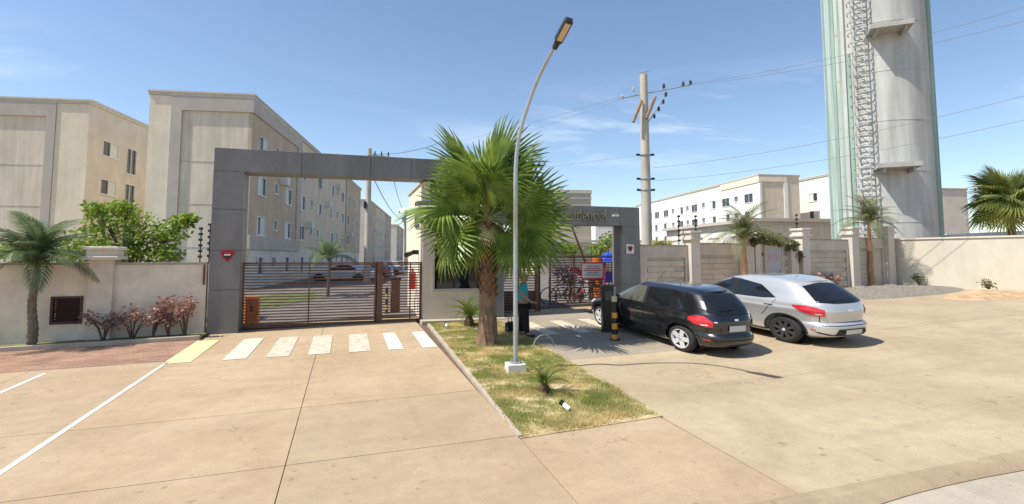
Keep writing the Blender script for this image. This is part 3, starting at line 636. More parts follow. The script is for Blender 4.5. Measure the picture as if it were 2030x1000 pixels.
# ---- slatted gates
def gate(name, label, Y, x0, x1, zb, zt, posts, nsl, spikes=True, thick=()):
    r = thing(name, label, 'gate', (0, 0, 0))
    MB().box(x0, x1, Y - .03, Y + .03, zt - .05, zt).build('rail', M_brown, r); MB().box(x0, x1, Y - .035, Y + .035, zb, zb + .10).build('rail', M_brown, r)
    allp = sorted(posts + [(x0, .05), (x1, .05)])
    for x, w in allp: MB().box(x - w / 2, x + w / 2, Y - .05, Y + .05, zb - .04, zt + (.02 if w > .12 else .0)).build('post', M_brown, r)
    cache = {}
    for (a, wa), (b, wb) in zip(allp, allp[1:]):
        xa, xb = a + wa / 2, b - wb / 2; sm = MB().box(xa, xb, -.012, .012, -.017, .017).mesh('slat', M_brown)
        for i in range(nsl):
            o = link('slat', sm, r); o.location = (0, Y + random.uniform(-.003, .003), zb + .14 + (zt - zb - .22) * i / (nsl - 1))
    if spikes:
        sp = MB().cyl((0, 0, 0), (0, 0, .16), .012, .004, 5).mesh('spike', M_brown); x = x0 + .35
        while x < x1: o = link('spike', sp, r); o.location = (x, Y, zt); x += .52
    return r
zgate = onY(485, 521, 17.5).z
gxa, gxm, gxt, gxr = onY(486, 600, 17.5).x, onY(612, 600, 17.5).x, onY(751, 600, 17.5).x, onY(838, 600, 17.5).x
gate('sliding_gate', 'brown slatted sliding gate across the main driveway', 17.5, LX1 + .0, gxt - .12, .06, zgate, [(gxm, .035)], 21)
gate('pedestrian_gate', 'narrow brown slatted pedestrian gate beside the gatehouse', 17.46, gxt - .10, gxr, .09, zgate, [(gxt, .2), (gxr - .06, .11), ((gxt + gxr) / 2 + .28, .03)], 21, False)
mb = MB(); mb.box(LX1, gxt, 17.44, 17.58, -.02, .055); tag(mb.build('gate_track', mat('dark_track', (.05, .04, .035), .8)), 'dark steel floor track under the sliding gate', 'gate track')
YR = 18.7
rg0, rg1 = onY(1090, 560, YR).x, onY(1222, 560, YR).x; zr0, zr1 = onY(1150, 613, YR).z, onY(1150, 507, YR).z
gate('entry_gate', 'brown slatted entry gate carrying the white notice', YR, rg0, rg1, zr0, zr1, [((rg0 + rg1) / 2 - .4, .04)], 20)
fx0, fx1 = 5.02, onY(1069, 560, 17.9).x
gate('fence_panel', 'brown slatted fence panel behind the woman in turquoise', 17.9, fx0, fx1, onY(1000, 628, 17.9).z, onY(1000, 517, 17.9).z, [((fx0 + fx1) / 2, .05), (fx1 - .08, .16)], 20, False)
MB().box(fx0 + .03, fx1 - .1, 17.905, 17.92, .32, .95).build('kick_panel', mat('kick_brown', (.05, .025, .018), .6), [o for o in col.objects if o.name == 'fence_panel'][0])
c0, c1 = onY(1152, 520, YR - .06), onY(1197, 554, YR - .06)
sg = thing('notice_board', 'white notice with red border hung on the entry gate', 'sign', ((c0.x + c1.x) / 2, YR - .055, (c0.z + c1.z) / 2))
sw, sh_ = (c1.x - c0.x) / 2, (c0.z - c1.z) / 2
MB().bbox(-sw, sw, -.012, 0, -sh_, sh_, .001).build('border', mat('notice_red', (.5, .06, .06), .5, .1), sg)
MB().bbox(-sw * .9, sw * .9, -.02, -.013, -sh_ * .82, sh_ * .8, .001).build('panel', mat('notice_white', (.62, .62, .64), .5, .05), sg)
for i in range(5):
    w = sw * (.55 + .2 * ((i * 7) % 3) / 2); MB().box(-w, w, -.024, -.021, sh_ * (.48 - .25 * i), sh_ * (.58 - .25 * i)).build('text_line', mat('notice_red', (0, 0, 0)) if i in (1, 2) else mat('notice_grey', (.25, .25, .3)), sg)
# ================================================================== RIGHT WALL
Mrw = mat('right_wall_render', (.58, .52, .43), .9, .10, 1.0, bump=.2, streak=0.099); Mblk = mat('concrete_block', (.58, .51, .40), .95, .10, 1.6, bump=.4, streak=0.09); Mpil = mat('pillar_render', (.64, .58, .49), .9, .08, 1, streak=0.0675)
rw = thing('boundary_wall', 'right boundary wall of block panels between capped pillars', 'wall')
A0 = Vector((10.15, 17.15)); A1 = Vector((24.0, 18.2)); wd = (A1 - A0); WL = wd.length; wd = wd / WL
def wallpt(t): return A0 + wd * t
def wt_of(px):
    r = ray(px, 520); d = Vector((r.x, r.y)); # intersect the wall line
    return (A0.y * d.x - A0.x * d.y) / (d.y * wd.x - d.x * wd.y)
wang = math.atan2(wd.y, wd.x)
def wM(t, z=0): q = wallpt(t); return Matrix.Translation((q.x, q.y, z)) @ Matrix.Rotation(wang, 4, 'Z')
pil = [wt_of(px) for px in (1370, 1477, 1588, 1686, 1757)]
ends = [0] + pil + [WL]
blk = MB().bbox(-.296, .296, -.05, .05, -.0985, .0985, .005).mesh('block', Mblk); blkh = MB().bbox(-.14, .14, -.05, .05, -.095, .095, .008).mesh('block', Mblk)
def ztop(t): q = wallpt(t); return zg(q.x, q.y) + 2.18
for i, (a, b) in enumerate(zip(ends, ends[1:])):
    zb_ = zg(*wallpt((a + b) / 2)); zt_ = ztop((a + b) / 2)
    mb = MB(); mb.box(0, b - a, .0, .12, zb_ - .5, zt_, wM(a)); mb.box(0, b - a, -.08, .0, zt_ - .42, zt_ - .001, wM(a)); mb.box(0, .34, -.08, .0, zb_ - .5, zt_ - .42, wM(a)); mb.box(b - a - .34, b - a, -.08, 0, zb_ - .5, zt_ - .42, wM(a))
    mb.build('wall_panel', Mrw, rw)
    MB().box(-.02, b - a + .02, -.10, .16, zt_ + .001, zt_ + .05, wM(a)).build('coping', MATS['coping_dark'], rw)
    if b - a < 1.5: continue
    x0, x1 = .36, b - a - .36; z = zb_ + .1; rowi = 0
    while z < zt_ - .5:
        x = x0 + (.3 if rowi % 2 == 0 else .15)
        while x + .3 < x1:
            o = link('block', blk, rw); o.matrix_world = wM(a + x, z) @ Matrix.Translation((0, -.03 + random.uniform(-.006, .006), 0)); x += .6
        z += .205; rowi += 1
pil_sm = [(t, .21) for t in pil] + [(wt_of(1493), .14), (wt_of(1565), .2)]
for t, w in pil_sm:
    q = wallpt(t); z0 = zg(q.x, q.y); cap = w > .205
    MB().box(-w, w, -.28, .2, z0 - .4, ztop(t) + (.2 if cap else -.05), wM(t)).build('pillar', Mpil, rw)
    if cap:
        zc = ztop(t) + .2; mb = MB(); mb.bbox(-w - .08, w + .08, -.36, .28, zc, zc + .09, .015, wM(t)); mb.bbox(-w - .02, w + .02, -.30, .22, zc + .09, zc + .25, .01, wM(t)); mb.bbox(-w - .07, w + .07, -.35, .27, zc + .25, zc + .34, .015, wM(t)); mb.build('pillar_cap', Mpil, rw)
td = wt_of(1529); q = wallpt(td); z0 = zg(q.x, q.y)
dr = thing('metal_door', 'pale grey metal door in the right boundary wall', 'door')
MB().box(-.42, .42, -.14, -.09, z0, z0 + 1.98, wM(td)).build('leaf', mat('door_grey', (.42, .41, .42), .5, .06), dr)
mb = MB(); mb.box(-.5, -.42, -.16, -.085, z0, z0 + 2.06, wM(td)); mb.box(.42, .5, -.16, -.085, z0, z0 + 2.06, wM(td)); mb.box(-.42, .42, -.16, -.085, z0 + 1.98, z0 + 2.06, wM(td)); mb.build('frame', Mrw, dr)
MB().box(-.3, .3, -.15, -.141, z0 + 1.45, z0 + 1.7, wM(td)).build('plate', mat('door_plate_pink', (.45, .33, .34), .6), dr); MB().box(.3, .36, -.19, -.141, z0 + .95, z0 + 1.05, wM(td)).build('handle', M_steel, dr)
# sunlit cream return wall at the far right
cw = thing('boundary_wall', 'bright cream wall turning towards the street at the far right', 'wall')
P1 = Vector((24.05, 18.3)); P2 = Vector((24.9, 13.0)); dd = (P2 - P1); LL = dd.length; ang = math.atan2(dd.y, dd.x); Mc = Matrix.Translation((P1.x, P1.y, 0)) @ Matrix.Rotation(ang, 4, 'Z')
Mcw = mat('sunlit_cream_wall', (.60, .55, .44), .9, .05, 1, streak=0.054)
MB().box(0, LL, 0, .2, -.2, 2.93, Mc).build('wall_panel', Mcw, cw); MB().box(-.05, LL + .05, -.05, .25, 2.932, 3.0, Mc).build('coping', Mcap, cw)
MB().box(LL - .1, LL + .3, -.1, .3, -.2, 3.05, Mc).build('pillar', Mcw, cw)
Mc2 = Matrix.Translation((P2.x, P2.y, 0)) @ Matrix.Rotation(math.radians(4), 4, 'Z')
MB().box(.35, 14, 0, .2, -.2, 3.0, Mc2).build('wall_panel', Mcw, cw)
# gravel heap and loose earth in front of it
def mound(name, cx, cy, rx, ry, h, m, label, cat, seed=0):
    mb = MB(); n = 22
    for j in range(n + 1):
        for i in range(n + 1):
            a, b = i / n * 2 - 1, j / n * 2 - 1; rr = math.hypot(a, b); x, y = cx + a * rx, cy + b * ry
            k = max(0, 1 - rr) ** .8; hh = h * k * (.75 + .5 * noise.noise((x * 1.3, y * 1.3, seed))) + .05 * k * noise.noise((x * 6, y * 6, seed))
            mb.v.append((x, y, zg(x, y) + hh - (.02 if k == 0 else -.01)))
    for j in range(n):
        for i in range(n): mb.f.append((j * (n + 1) + i, j * (n + 1) + i + 1, (j + 1) * (n + 1) + i + 1, (j + 1) * (n + 1) + i))
    return tag(mb.build(name, m, smooth=80), label, cat)
Mgrav = mat('gravel_grey', (.23, .20, .165), .95, .4, 14, bump=.8, bscale=60)
mound('gravel_heap', 20.8, 16.2, 4.0, 1.5, .42, Mgrav, 'low grey gravel heap at the foot of the wall corner', 'gravel heap', 1)
mound('earth_heap', 23.0, 13.6, 2.4, 1.0, .28, mat('orange_earth', (.46, .31, .18), .95, .25, 3, bump=.5), 'low heap of orange earth at the far right', 'earth heap', 4)
struct(MB().sheet([(11.0, 15.6), (19, 15.0), (23, 15.1), (23, 16.3), (11, 16.3)], .012, .006).build('loose_earth', concrete('loose_red_earth', (.38, .19, .10), (.46, .30, .18), .4)))
b = wallpt(wt_of(1352))
for px, y1, lab in ((1268, 420, 'electric fence post beside the right gateway leg'), (1350, 417, 'electric fence post left of the first pillar on the right wall'), (1384, 423, 'electric fence post right of the first pillar on the right wall'), (1586, 418, 'electric fence post above the third pillar on the right wall')):
    t = max(.05, wt_of(px)); q = wallpt(t); efence(lab, (q.x, q.y + .1, ztop(t) + .02), 1.1, n=6)
# ================================================================== POLES AND WIRES
Mpole = mat('pole_concrete', (.52, .47, .38), .85, .12, 2, stretch=(1, 1, .3), bump=.2, streak=0.0675)
def pole(label, px, d, ztop_, r0, r1, group='concrete utility poles', arm=1, dirx=None):
    p = D(px, 508, d); z0 = zg(p.x, p.y)
    o = thing('utility_pole', label, 'utility pole', (p.x, p.y, z0), 0, group); h = ztop_ - z0
    MB().cyl((0, 0, -.3), (0, 0, h), r0, r1, 16).build('shaft', Mpole, o, smooth=40)
    return o, h, p
d1 = 28
P, h, pp_ = pole('tall pale concrete utility pole with insulators behind the right wall', 1283, d1, 12.0, .31, .20)
Mwood = mat('crossarm_timber', (.30, .18, .10), .85, .3, 6); Mins = mat('insulator_dark', (.06, .055, .05), .4); Minsl = mat('insulator_pale', (.5, .5, .47), .35)
rx = Rv.copy()
def L(dx, dy, z): return rx * dx + Vector((.28, .96, 0)) * dy + Vector((0, 0, z))
mb = MB(); mb.box(-.08, .08, -.9, .9, -.07, .07)
for dx, dz in ((-.42, 1.95), (.30, 1.75)):
    c = MB().cyl(L(dx - .28, -.35, h - dz - .75), L(dx + .22, -.28, h - dz + .45), .085, .085, 6).build('crossarm', Mwood, P)
MB().cyl(L(-1.25, 0, h - 1.3), L(2.55, 0, h - .55), .035, .035, 6).build('crossarm', M_steel, P); MB().cyl(L(.1, -.05, h - 2.75), L(1.25, -.05, h - 1.0), .03, .03, 6).build('brace', M_steel, P)
for dx, z in ((-1.2, h - 1.35), (-.6, h - .95), (1.05, h - .75), (2.1, h - .62), (2.5, h - .55), (1.0, h - 1.6), (.75, h - 2.0), (.5, h - 2.4), (1.15, h - 1.2)):
    c = MB(); a = L(dx, -.1, z)
    for k in range(3): c.cyl(a + Vector((0, 0, .07 * k)), a + Vector((0, 0, .07 * k + .04)), .09, .06, 10)
    c.cyl(a - Vector((0, 0, .05)), a + Vector((0, 0, .24)), .025, .025, 6); c.build('insulator', Mins if dx > .3 else Minsl, P)
for z in (h - 4.4, h - 5.7, h - 6.3):
    c = MB(); c.cyl((0, 0, z - .03), (0, 0, z + .03), .30, .30, 14); c.build('strap', M_steel, P)
    for s in (-1, 1): MB().cyl(L(.27 * s, 0, z), L(.48 * s, 0, z + .02), .06, .06, 8).build('bracket', M_black, P)
c = MB(); c.cyl((0, 0, h), (0, 0, h + .12), .03, .03, 6); c.cyl(L(-.25, 0, h + .12), L(.3, 0, h + .2), .03, .03, 6); c.build('bracket', M_steel, P)
P2_, h2, pp2 = pole('slim concrete utility pole rising behind the main gate', 728, 40, 10.4, .26, .17)
c = MB(); c.cyl((-.1, -.2, h2 - .5), (1.5, -.2, h2 - .6), .05, .05, 6); c.build('crossarm', M_steel, P2_)
for k in range(3): MB().cyl((.4 + .5 * k, -.2, h2 - .5), (.4 + .5 * k, -.2, h2 - .2), .07, .04, 8).build('insulator', Mins, P2_)
MB().box(-.33, -.16, -.35, .1, h2 - 4.6, h2 - 4.1).build('junction_box', M_darkmetal, P2_)
P3_, h3, pp3 = pole('distant utility pole at the end of the inner street', 802, 92, 10.3, .30, .2)
c = MB(); c.cyl((-1.2, 0, h3 - .6), (1.2, 0, h3 - .6), .07, .07, 6); c.build('crossarm', M_steel, P3_)
for k in range(3): MB().cyl((-1 + k, 0, h3 - .6), (-1 + k, 0, h3 - .1), .12, .06, 8).build('insulator', Mins, P3_)
MB().box(-.5, -.1, -.3, .3, h3 - 2.2, h3 - 1.3).build('transformer', M_steel, P3_)
def wire(label, a, b, sag=.4, r=.012, m=None):
    a = Vector(a); b = Vector(b); pts = []
    for i in range(17): t = i / 16; q = a.lerp(b, t); q.z -= sag * 4 * t * (1 - t); pts.append(q)
    tag(MB().tube(pts, r, 5).build('power_line', m or mat('cable', (.20, .20, .22), .6)), label, 'cable', 'overhead cables')
top = Vector((pp_.x, pp_.y, 0))
for i, (dx, z, px, py, dpt, lab) in enumerate(((-1.2, 10.8, 800, 300, 60, 'overhead cable running left from the crossarm of the tall pole, uppermost'), (-.6, 10.9, 815, 325, 55, 'overhead cable running left from the tall pole, second from top'),
        (-.3, 7.6, 820, 345, 52, 'overhead cable running left from the tall pole, lower'), (2.5, 11.5, 2080, 0, 20, 'overhead cable from the crossarm tip across the water tower'), (1.9, 11.4, 2080, 30, 19, 'overhead cable below the uppermost one across the water tower'),
        (.4, 6.9, 2090, 175, 19, 'overhead cable crossing the water tower at mid height'), (.4, 6.2, 2090, 225, 19, 'lowest overhead cable crossing the water tower'))):
    wire(lab, top + L(dx, 0, z), D(px, py, dpt), .35, .008)
wire('overhead cable from the slim gate pole to the distant pole, upper', (pp2.x + 1.4, pp2.y - .2, zg(pp2.x, pp2.y) + h2 - .3), (pp3.x, pp3.y, zg(pp3.x, pp3.y) + h3 - .3), 1.2, .03)
wire('overhead cable from the slim gate pole to the distant pole, lower', (pp2.x + .2, pp2.y - .2, zg(pp2.x, pp2.y) + h2 - 2.0), (pp3.x, pp3.y, zg(pp3.x, pp3.y) + h3 - 1.6), 1.2, .035)
wire('overhead cable from the slim gate pole towards the tall pole', (pp2.x, pp2.y, zg(pp2.x, pp2.y) + h2 - .4), D(900, 270, 45), .5, .02)
# ================================================================== STREET LAMP
lb = G(1022, 738); lamp = thing('street_lamp', 'galvanised street lamp with curved arm on a white concrete block', 'street lamp', (lb.x, lb.y, 0))
def LL_(px, py, d): return D(px, py, d) - Vector((lb.x, lb.y, 0))
mb = MB(); mb.bbox(-.18, .18, -.17, .17, lb.z - .1, lb.z + .17, .012, Matrix.Rotation(-.1, 4, 'Z')); mb.build('base_block', mat('lamp_base_white', (.66, .62, .54), .9, .1, 4, bump=.3), lamp)
dl = (Vector((lb.x, lb.y, lb.z)) - CAM).dot(Fv)
ctrl = [Vector((0, 0, lb.z + .16)), Vector((0, 0, 1.4)), Vector((0, 0, 2.6)), LL_(1022, 400, dl), LL_(1022, 345, dl), LL_(1025, 298, dl), LL_(1033, 255, dl - .05), LL_(1045, 215, dl - .12), LL_(1058, 178, dl - .25), LL_(1073, 143, dl - .48), LL_(1088, 114, dl - .75), LL_(1101, 91, dl - 1.0)]
pts = []
for i in range(len(ctrl) - 1):
    p0, p1, p2, p3 = ctrl[max(i - 1, 0)], ctrl[i], ctrl[i + 1], ctrl[min(i + 2, len(ctrl) - 1)]
    for k in range(4):
        t = k / 4; pts.append(.5 * ((2 * p1) + (p2 - p0) * t + (2 * p0 - 5 * p1 + 4 * p2 - p3) * t * t + (3 * p1 - p0 - 3 * p2 + p3) * t ** 3))
pts.append(ctrl[-1]); MB().tube(pts, [.046 - .018 * i / (len(pts) - 1) for i in range(len(pts))], 12).build('pole', M_steel, lamp, smooth=50)
MB().cyl((0, 0, lb.z + .165), (0, 0, lb.z + .20), .12, .12, 14).build('flange', M_steel, lamp)
bo = MB().cyl((0, 0, 0), (0, 0, .05), .014, .014, 6).mesh('bolt', M_steel)
for k in range(4): link('bolt', bo, lamp).location = (.09 * math.cos(k * 1.57 + .7), .09 * math.sin(k * 1.57 + .7), lb.z + .2)
a, b = LL_(1100, 93, dl - 1.0), LL_(1129, 38, dl - 1.5)
yd = (b - a).normalized(); xd = Rv - yd * Rv.dot(yd); xd.normalize(); zd = xd.cross(yd)
Mh = Matrix((( xd.x, yd.x, zd.x, a.x), (xd.y, yd.y, zd.y, a.y), (xd.z, yd.z, zd.z, a.z), (0, 0, 0, 1))); Lh_ = (b - a).length
mb = MB(); mb.prism([(-.04, -.02), (.04, -.02), (.04, .09), (.072, .16), (.072, Lh_ - .03), (.06, Lh_), (-.06, Lh_), (-.072, Lh_ - .03), (-.072, .16), (-.04, .09)], -.035, .05, Mh); hd = mb.build('lamp_head', M_darkmetal, lamp)
s = -1 if (Mh.to_3x3() @ Vector((0, 0, -1))).z < 0 else 1
z0, z1 = (-.042, -.036) if s < 0 else (.051, .057)
mb = MB(); mb.prism([(-.05, .18), (.05, .18), (.05, Lh_ - .06), (-.05, Lh_ - .06)], z0, z1, Mh); mb.build('led_panel', mat('led_amber', (.55, .42, .26), .4, .1, 30), hd)
# ================================================================== LAWN ISLAND
LP = [(2.20, 6.66), (4.26, 6.80), (4.40, 10.4), (4.60, 16.40), (2.48, 16.40)]
lawn_base = struct(MB().sheet([(2.16, 6.57), (4.33, 6.70), (4.47, 10.4), (4.66, 16.40), (2.48, 16.40)], .012, .1).build('lawn_soil', mat('lawn_soil', (.44, .32, .18), .95, .3, 3, c2=(.50, .40, .22), bump=.6)))
mb = MB(); mb.sheet([(2.14, 6.62), (2.2, 6.62), (2.48, 16.4), (2.40, 16.4)], .03, .1); struct(mb.build('kerb', M_kerb))
def inpoly(x, y):
    c = False; n = len(LP)
    for i in range(n):
        x1, y1 = LP[i]; x2, y2 = LP[i - 1]
        if (y1 > y) != (y2 > y) and x < (x2 - x1) * (y - y1) / (y2 - y1) + x1: c = not c
    return c
mb = MB(); rnd = random.Random(3)
cnt = 0
while cnt < 95000:
    y = 6.6 + 9.8 * rnd.random() ** 1.15; x = 2.05 + 2.65 * rnd.random()
    if not inpoly(x, y):
        if not inpoly(x + rnd.uniform(-.09, .07), y + rnd.uniform(-.05, .14)): continue
    dn = noise.noise((x * 1.7, y * 1.7, 0)) + .6 * noise.noise((x * 5, y * 5, 2))
    if rnd.random() > .62 + dn * .8: cnt += .35; continue
    h_ = rnd.uniform(.015, .055) * (1.0 + .8 * dn) * (2.0 if rnd.random() < .015 else 1); a = rnd.uniform(0, 6.28); w = rnd.uniform(.004, .008); l = rnd.uniform(.01, .05)
    z = zg(x, y) + .012; ca, sa = math.cos(a), math.sin(a)
    o = len(mb.v); mb.v += [(x - sa * w, y + ca * w, z), (x + sa * w, y - ca * w, z), (x + ca * l, y + sa * l, z + h_)]; mb.f.append((o, o + 1, o + 2)); cnt += 1
gm = leafmat('grass_blades', (.25, .285, .07), (.62, .50, .25), 1.1, .4, .7, .40, .68)
gr = mb.build('grass', gm); struct(gr, 'stuff'); gr['label'] = 'patchy short grass on the lawn island'
# ------------------------------------------------------------------ fronds
def fan_frond(seed, Lp, Ls, nseg=42, span=152, hang=0.):
    rn = random.Random(seed); pet = MB(); bl = MB()
    pet.tube([(0, 0, 0), (0, Lp * .5, .03), (0, Lp, 0)], [.028, .02, .014], 5)
    for i in range(nseg):
        a = math.radians(-span + 2 * span * (i + .5) / nseg); da = math.radians(span / nseg)
        L_ = Ls * (1 - .25 * (abs(a) / math.radians(span)) ** 2) * rn.uniform(.92, 1.06); dr = rn.uniform(.05, .24)
        jit = rn.uniform(-.03, .03); o = len(bl.v); prof = [(.02, 1.0), (.3, 1.0), (.52, .96), (.78, .58), (.93, .26), (1.0, .02)]
        for r, wf in prof:
            R_ = L_ * r; hw = R_ * math.tan(da) * wf if r < .53 else L_ * .53 * math.tan(da) * wf * 1.05
            aa = a + jit * r; zc = -.22 * Ls * r * r * abs(math.sin(a)) ** 1.5 - dr * max(0, r - .55) ** 1.5 * L_ * 1.8 + .05 * Ls * (1 - abs(a) / 3)
            cx, cy = math.sin(aa) * R_, math.cos(aa) * R_; px_, py_ = math.cos(aa), -math.sin(aa)
            bl.v += [(cx - px_ * hw, Lp + cy - py_ * hw, zc - hw * .45), (cx, Lp + cy, zc + hw * .45), (cx + px_ * hw, Lp + cy + py_ * hw, zc - hw * .45)]
        for k in range(len(prof) - 1):
            q = o + k * 3; bl.f += [(q, q + 1, q + 4, q + 3), (q + 1, q + 2, q + 5, q + 4)]
    ch, sh_ = math.cos(hang), math.sin(hang)
    bl.v = [(x, Lp + (y - Lp) * ch + z * sh_, -(y - Lp) * sh_ + z * ch) for x, y, z in bl.v]
    return pet, bl
Mpalm = leafmat('fan_palm_leaf', (.09, .165, .026), (.27, .37, .08), 3.0, .28, .36, tint=True); Mpet = mat('palm_petiole', (.20, .22, .06), .5, .2, 5)
Mpalmdry = leafmat('fan_palm_leaf_pale', (.28, .26, .10), (.46, .40, .19), 3, .3, .5)
pb = G(967, 684); palm = thing('fan_palm', 'large fan palm with thick hairy trunk on the lawn island', 'palm tree', (pb.x, pb.y, pb.z))
Mtr = mat('palm_trunk_bark', (.23, .145, .09), .95, .4, 5, bump=.8, bscale=30, stretch=(3, 3, .7)); Mboot = mat('palm_boots', (.20, .095, .05), .9, .5, 9, bump=.6)
TOP = 2.95
mb = MB(); rr = [(-.1, .31), (.04, .28), (.15, .255), (.4, .225), (.8, .205), (1.2, .19), (1.5, .18), (2.2, .165), (TOP + .1, .12)]; n = 28
for k, (z, r) in enumerate(rr):
    for i in range(n):
        a = i * 2 * math.pi / n; q = r * (1 + .05 * noise.noise((math.cos(a) * 3, math.sin(a) * 3, z * 2)) + .05 * math.sin(a * 9 + z) * (1 if z < .6 else .4)); mb.v.append((q * math.cos(a), q * math.sin(a), z))
for k in range(len(rr) - 1):
    for i in range(n): mb.f.append((k * n + i, k * n + (i + 1) % n, (k + 1) * n + (i + 1) % n, (k + 1) * n + i))
trunk = mb.build('trunk', Mtr, palm, smooth=70)
# cut leaf bases up the trunk
bt = MB(); bt.add([(-.085, -.02, 0), (.085, -.02, 0), (.05, .06, .12), (-.05, .06, .12), (-.03, .10, .22), (.03, .10, .22), (-.07, -.04, .03), (.07, -.04, .03), (0, .02, .2)], [(0, 1, 2, 3), (3, 2, 5, 4), (1, 0, 8), (0, 3, 4, 8), (2, 1, 8, 5)]); btm = bt.mesh('leaf_base', Mboot)
k = 0; z = 1.15
while z < TOP:
    a = k * 2.39996; r = np.interp(z, [q[0] for q in rr], [q[1] for q in rr]); o = link('leaf_base', btm, trunk)
    o.location = (r * .96 * math.cos(a), r * .96 * math.sin(a), z - .04); o.rotation_euler = (random.uniform(-.15, .25), 0, a - math.pi / 2); s = random.uniform(.62, 1.0); o.scale = (s, s, s); z += .0145; k += 1
fv = [fan_frond(s, .85, 1.15, hang=math.radians(h_)) for s, h_ in enumerate((0, 10, 24, 38, 52))]
fm = [(p.mesh('petiole', Mpet), b.mesh('frond', Mpalm), b.mesh('frond', Mpalmdry)) for p, b in fv]
NF = 22; rn = random.Random(11)
for i in range(NF):
    t = i / (NF - 1); az = i * 2.39996 + rn.uniform(-.25, .25); el = math.radians(84 - 116 * t ** .95 + rn.uniform(-7, 7))
    da_ = (az - math.radians(-104.6) + math.pi) % (2 * math.pi) - math.pi
    if el < math.radians(32) and abs(da_) < math.radians(66): continue
    d = Vector((math.cos(az) * math.cos(el), math.sin(az) * math.cos(el), math.sin(el)))
    up = Vector((-math.cos(az) * math.sin(el), -math.sin(az) * math.sin(el), math.cos(el)))
    if el < 0: up = (up * .8 + Vector((math.cos(az), math.sin(az), 0)) * .3).normalized()
    roll = rn.uniform(-.6, .6); x_ = d.cross(up).normalized(); up = x_.cross(d).normalized()
    R_ = Matrix((x_, d, up)).transposed().to_4x4() @ Matrix.Rotation(roll, 4, 'Y') @ Matrix.Rotation(rn.uniform(-.35, .05), 4, 'X')
    v = min(4, max(0, int(t * 4.6 + rn.uniform(-.9, 1.0)))); sc_ = (1.05 + .14 * math.sin(max(el, 0))) * rn.uniform(.9, 1.1) * (1.0 if t < .8 else .92)
    z0 = TOP + .35 - .40 * t
    o = link('frond', fm[v][2] if (t > .96 or rn.random() < .06) else fm[v][1], palm); o.matrix_basis = Matrix.Translation((.07 * math.cos(az), .07 * math.sin(az), z0)) @ R_ @ Matrix.Scale(sc_, 4)
    link('petiole', fm[v][0], o)
ci = Vector((-pb.x, -pb.y, 0)).normalized(); ri = Rv.copy()
for th, ln, fw, pale in ((-6, .98, .10, 0), (-38, .95, .25, 0), (34, .95, .2, 0), (-72, .92, .35, 0), (66, 1.08, .3, 0), (98, 1.14, .35, 0), (-106, .92, .5, 0), (-130, .76, .55, 0), (124, 1.0, .45, 0), (-20, .62, .55, 0), (178, .42, .6, 1)):
    a_ = math.radians(th); d = (Vector((0, 0, 1)) * math.cos(a_) + ri * math.sin(a_) + ci * fw).normalized(); nz_ = (ci + Vector((0, 0, .35))).normalized(); x_ = d.cross(nz_).normalized(); up = x_.cross(d).normalized()
    v = 0 if th not in (-130, 124, -106) else 1
    o = link('frond', fm[v][2 if pale else 1], palm); o.matrix_basis = Matrix.Translation(Vector((0, 0, TOP + .12)) + ci * .08) @ Matrix((x_, d, up)).transposed().to_4x4() @ Matrix.Rotation(rn.uniform(-.3, .3), 4, 'Y') @ Matrix.Scale(ln, 4)
    link('petiole', fm[v][0], o)
def feather(seed, L_, npair, leaf, arch, wid=.02, vee=.35, taper=.6, droop=.2):
    rn = random.Random(seed); mb = MB(); pts = []
    for i in range(13):
        t = i / 12; pts.append(Vector((0, L_ * t * (1 - .18 * arch * t), L_ * arch * (.55 * t - .95 * t * t))))
    mb.tube(pts, [.014 * (1 - .8 * i / 12) + .002 for i in range(13)], 4)
    for i in range(npair):
        t = .12 + .88 * i / (npair - 1); f = t * 12; k = min(11, int(f)); p = pts[k].lerp(pts[k + 1], f - k); tg = (pts[k + 1] - pts[k]).normalized()
        ll = leaf * (math.sin(math.pi * min(1, .18 + t * .8)) ** taper) * rn.uniform(.88, 1.1)
        for s in (-1, 1):
            d = (Vector((s, 0, 0)) * .85 + tg * (.35 + .5 * t) + Vector((0, 0, vee * rn.uniform(.6, 1.3)))).normalized(); nrm = tg.cross(d).normalized(); sd = d.cross(nrm).normalized() * wid
            q = p + d * ll * .5; e = p + d * ll + Vector((0, 0, -droop * ll)); mb.add([p - sd * .6, p + sd * .6, q + sd, q - sd, e], [(0, 1, 2, 3), (3, 2, 4)])
    return mb
def rosette(root, meshes, n, z0, e0, e1, smin, smax, seed, child='frond', r0=.04):
    rn = random.Random(seed)
    for i in range(n):
        t = i / max(1, n - 1); az = i * 2.39996 + rn.uniform(-.3, .3); el = math.radians(e0 + (e1 - e0) * t + rn.uniform(-6, 6))
        o = link(child, rn.choice(meshes), root); o.location = (r0 * math.cos(az), r0 * math.sin(az), z0)
        o.rotation_euler = Matrix.Rotation(az - math.pi / 2, 3, 'Z').__matmul__(Matrix.Rotation(el, 3, 'X')).to_euler(); s = rn.uniform(smin, smax); o.scale = (s, s, s)
Mcyc = leafmat('cycad_leaf', (.08, .13, .02), (.22, .29, .055), 5, .3, .4, tint=True); Mstump = mat('cycad_stem', (.10, .055, .03), .95, .4, 12, bump=.8)
cyf = [feather(40 + i, .95, 26, .17, .75, .009, .45).mesh('frond', Mcyc) for i in range(3)]
